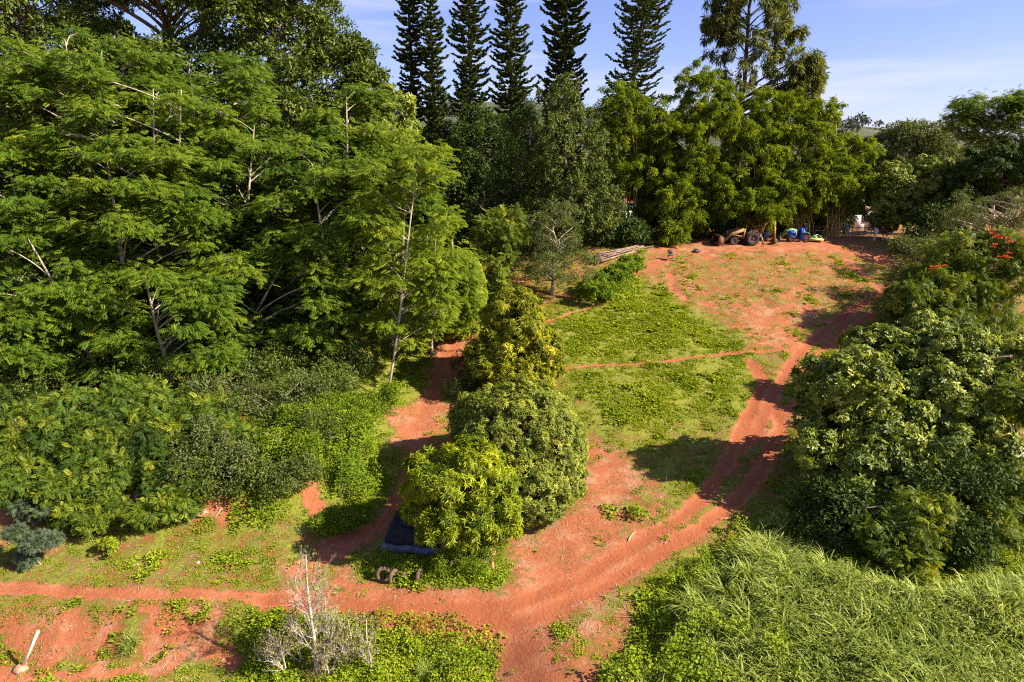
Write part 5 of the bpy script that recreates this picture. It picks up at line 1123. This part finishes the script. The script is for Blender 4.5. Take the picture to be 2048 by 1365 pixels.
# more saplings and dark shrubs on the left bank
for lab, cat, lobes, sty, mat, bp, sc in [
  ('tall thin pinnate sapling between the dark sapling and the bluish shrub', 'sapling', [(75, 930, 38, 30, 35), (40, 960, 34, 26, 34.5)], 'tulip', 'tulip', 60, .7),
  ('pinnate sapling with yellow tips right behind the pink stemmed sapling', 'sapling', [(350, 820, 48, 40, 38.5), (330, 870, 40, 36, 37.5), (385, 850, 30, 34, 38)], 'tulip', 'sapling', 350, .8),
  ('leafy sapling low between the dull bush and the pink brown stem', 'sapling', [(335, 935, 36, 34, 35), (310, 965, 28, 24, 34.4)], 'tulip', 'sapling', 330, .7),
  ('dark hollow bush under the dull green creeper hung bush', 'shrub', [(440, 960, 55, 34, 34), (500, 950, 40, 34, 34.5), (385, 985, 30, 26, 33.5)], 'olive', 'fig', None, 1.0),
  ('leafy green bush where the bank drops to the red soil, left of the bright bush', 'shrub', [(165, 980, 30, 26, 33.5), (150, 1020, 26, 20, 32.4)], 'tulip', 'sapling', None, .65),
  ('yellow green bush behind the creeper bank near the middle of the slope', 'shrub', [(590, 850, 50, 30, 37.5), (640, 820, 45, 32, 38.5)], 'olive', 'creeper', None, 1.0),
  ('dark small bush in the red hollow at the head of the bank', 'shrub', [(480, 740, 60, 40, 43), (560, 740, 50, 40, 43)], 'olive', 'fig', None, 1.1),
  ('tangled dark bush at the far left edge below the feathery pads', 'shrub', [(30, 800, 50, 34, 39), (0, 850, 40, 40, 37.5)], 'tulip', 'dark', None, .8)]:
    tree('pinnate_sapling' if cat == 'sapling' else 'broadleaf_shrub', lab, cat, lobes, sty, mat, 'bark', basepx=bp, r0=.06, dens=1.3, scale=sc, kb=.9)

for lab, lobes, mat, sc, bp in [
  ('leafy pinnate shrub in the corner between the yellowish sapling and the red bank', [(25, 985, 40, 34, 33), (5, 940, 34, 40, 34)], 'sapling', .7, None),
  ('dark pinnate shrub filling the hollow left of the pink brown stem', [(190, 930, 46, 36, 35), (170, 900, 40, 30, 36), (215, 890, 36, 34, 36)], 'sapling', .8, None),
  ('dark shrub in the hollow right of the pink brown stem', [(300, 900, 34, 36, 36), (280, 880, 30, 26, 36.5), (320, 985, 34, 24, 33.8)], 'dark', .8, None),
  ('green pinnate shrub with drooping fronds at the lip of the bank', [(370, 960, 38, 34, 34), (400, 930, 34, 34, 35), (360, 1010, 30, 24, 33)], 'sapling', .7, None),
  ('bushy green sapling right of the yellow tipped sapling', [(430, 830, 44, 44, 38), (460, 870, 40, 36, 37)], 'sapling', .8, 440),
  ('low leafy shrub under the left saplings beside the bluish shrub', [(120, 1010, 30, 22, 32.6), (135, 1035, 22, 16, 32)], 'sapling', .6, None),
  ('creeper hung mound in the upper part of the creeper bank', [(560, 890, 40, 34, 36.5), (610, 900, 34, 26, 36)], 'creeper', 1.0, None),
  ('creeper hung mound near the right end of the creeper bank', [(690, 850, 40, 34, 38), (720, 830, 30, 30, 39)], 'creeper', 1.0, None),
  ('dull creeper hung mound in the lower part of the creeper bank', [(560, 960, 40, 30, 34.5), (600, 940, 36, 26, 35)], 'vine', 1.0, None),
  ('dull creeper hung mound below the feathery pads', [(640, 860, 40, 36, 38), (600, 830, 40, 30, 39)], 'vine', 1.0, None)]:
    tree('pinnate_shrub' if mat in ('sapling', 'dark') else 'creeper_mound', lab, 'shrub', lobes, 'tulip' if mat in ('sapling', 'dark') else 'olive', mat, 'bark', basepx=bp, r0=.05, dens=1.3, scale=sc, kb=.9)

for px, by, ty, r0, sp, n1, lab in [(600, 1335, 1225, .018, .6, 12, 'pale twiggy bush just left of the white trunk'), (690, 1345, 1265, .018, .7, 14, 'pale twiggy bush just right of the white trunk, lower than the sapling'),
     (540, 1345, 1290, .016, .6, 12, 'lowest pale twiggy bush at the left end of the dry twigs'), (655, 1358, 1290, .016, .7, 14, 'pale twiggy tangle in front of the white trunk'), (705, 1320, 1215, .016, .5, 10, 'thin upright twiggy stem behind the sapling by the white trunk')]:
    bare_tree(lab, px, by, ty, r0, sp, n1)

for lab, lobes in [('dark foliage added as shade between the vine covered tree and the bamboo', [(1215, 455, 50, 32, 75), (1265, 470, 36, 24, 74), (1180, 465, 40, 34, 73)]),
                   ('dark foliage added as shade behind the young pinnate tree and the banana plants', [(960, 455, 60, 36, 76), (1050, 480, 50, 36, 72), (900, 450, 40, 26, 78)])]:
    tree('shade_fill_foliage', lab, 'shrub', lobes, 'dark', 'dark', r0=.08)  # added dark leaves hide lit soil and stand for deep shade
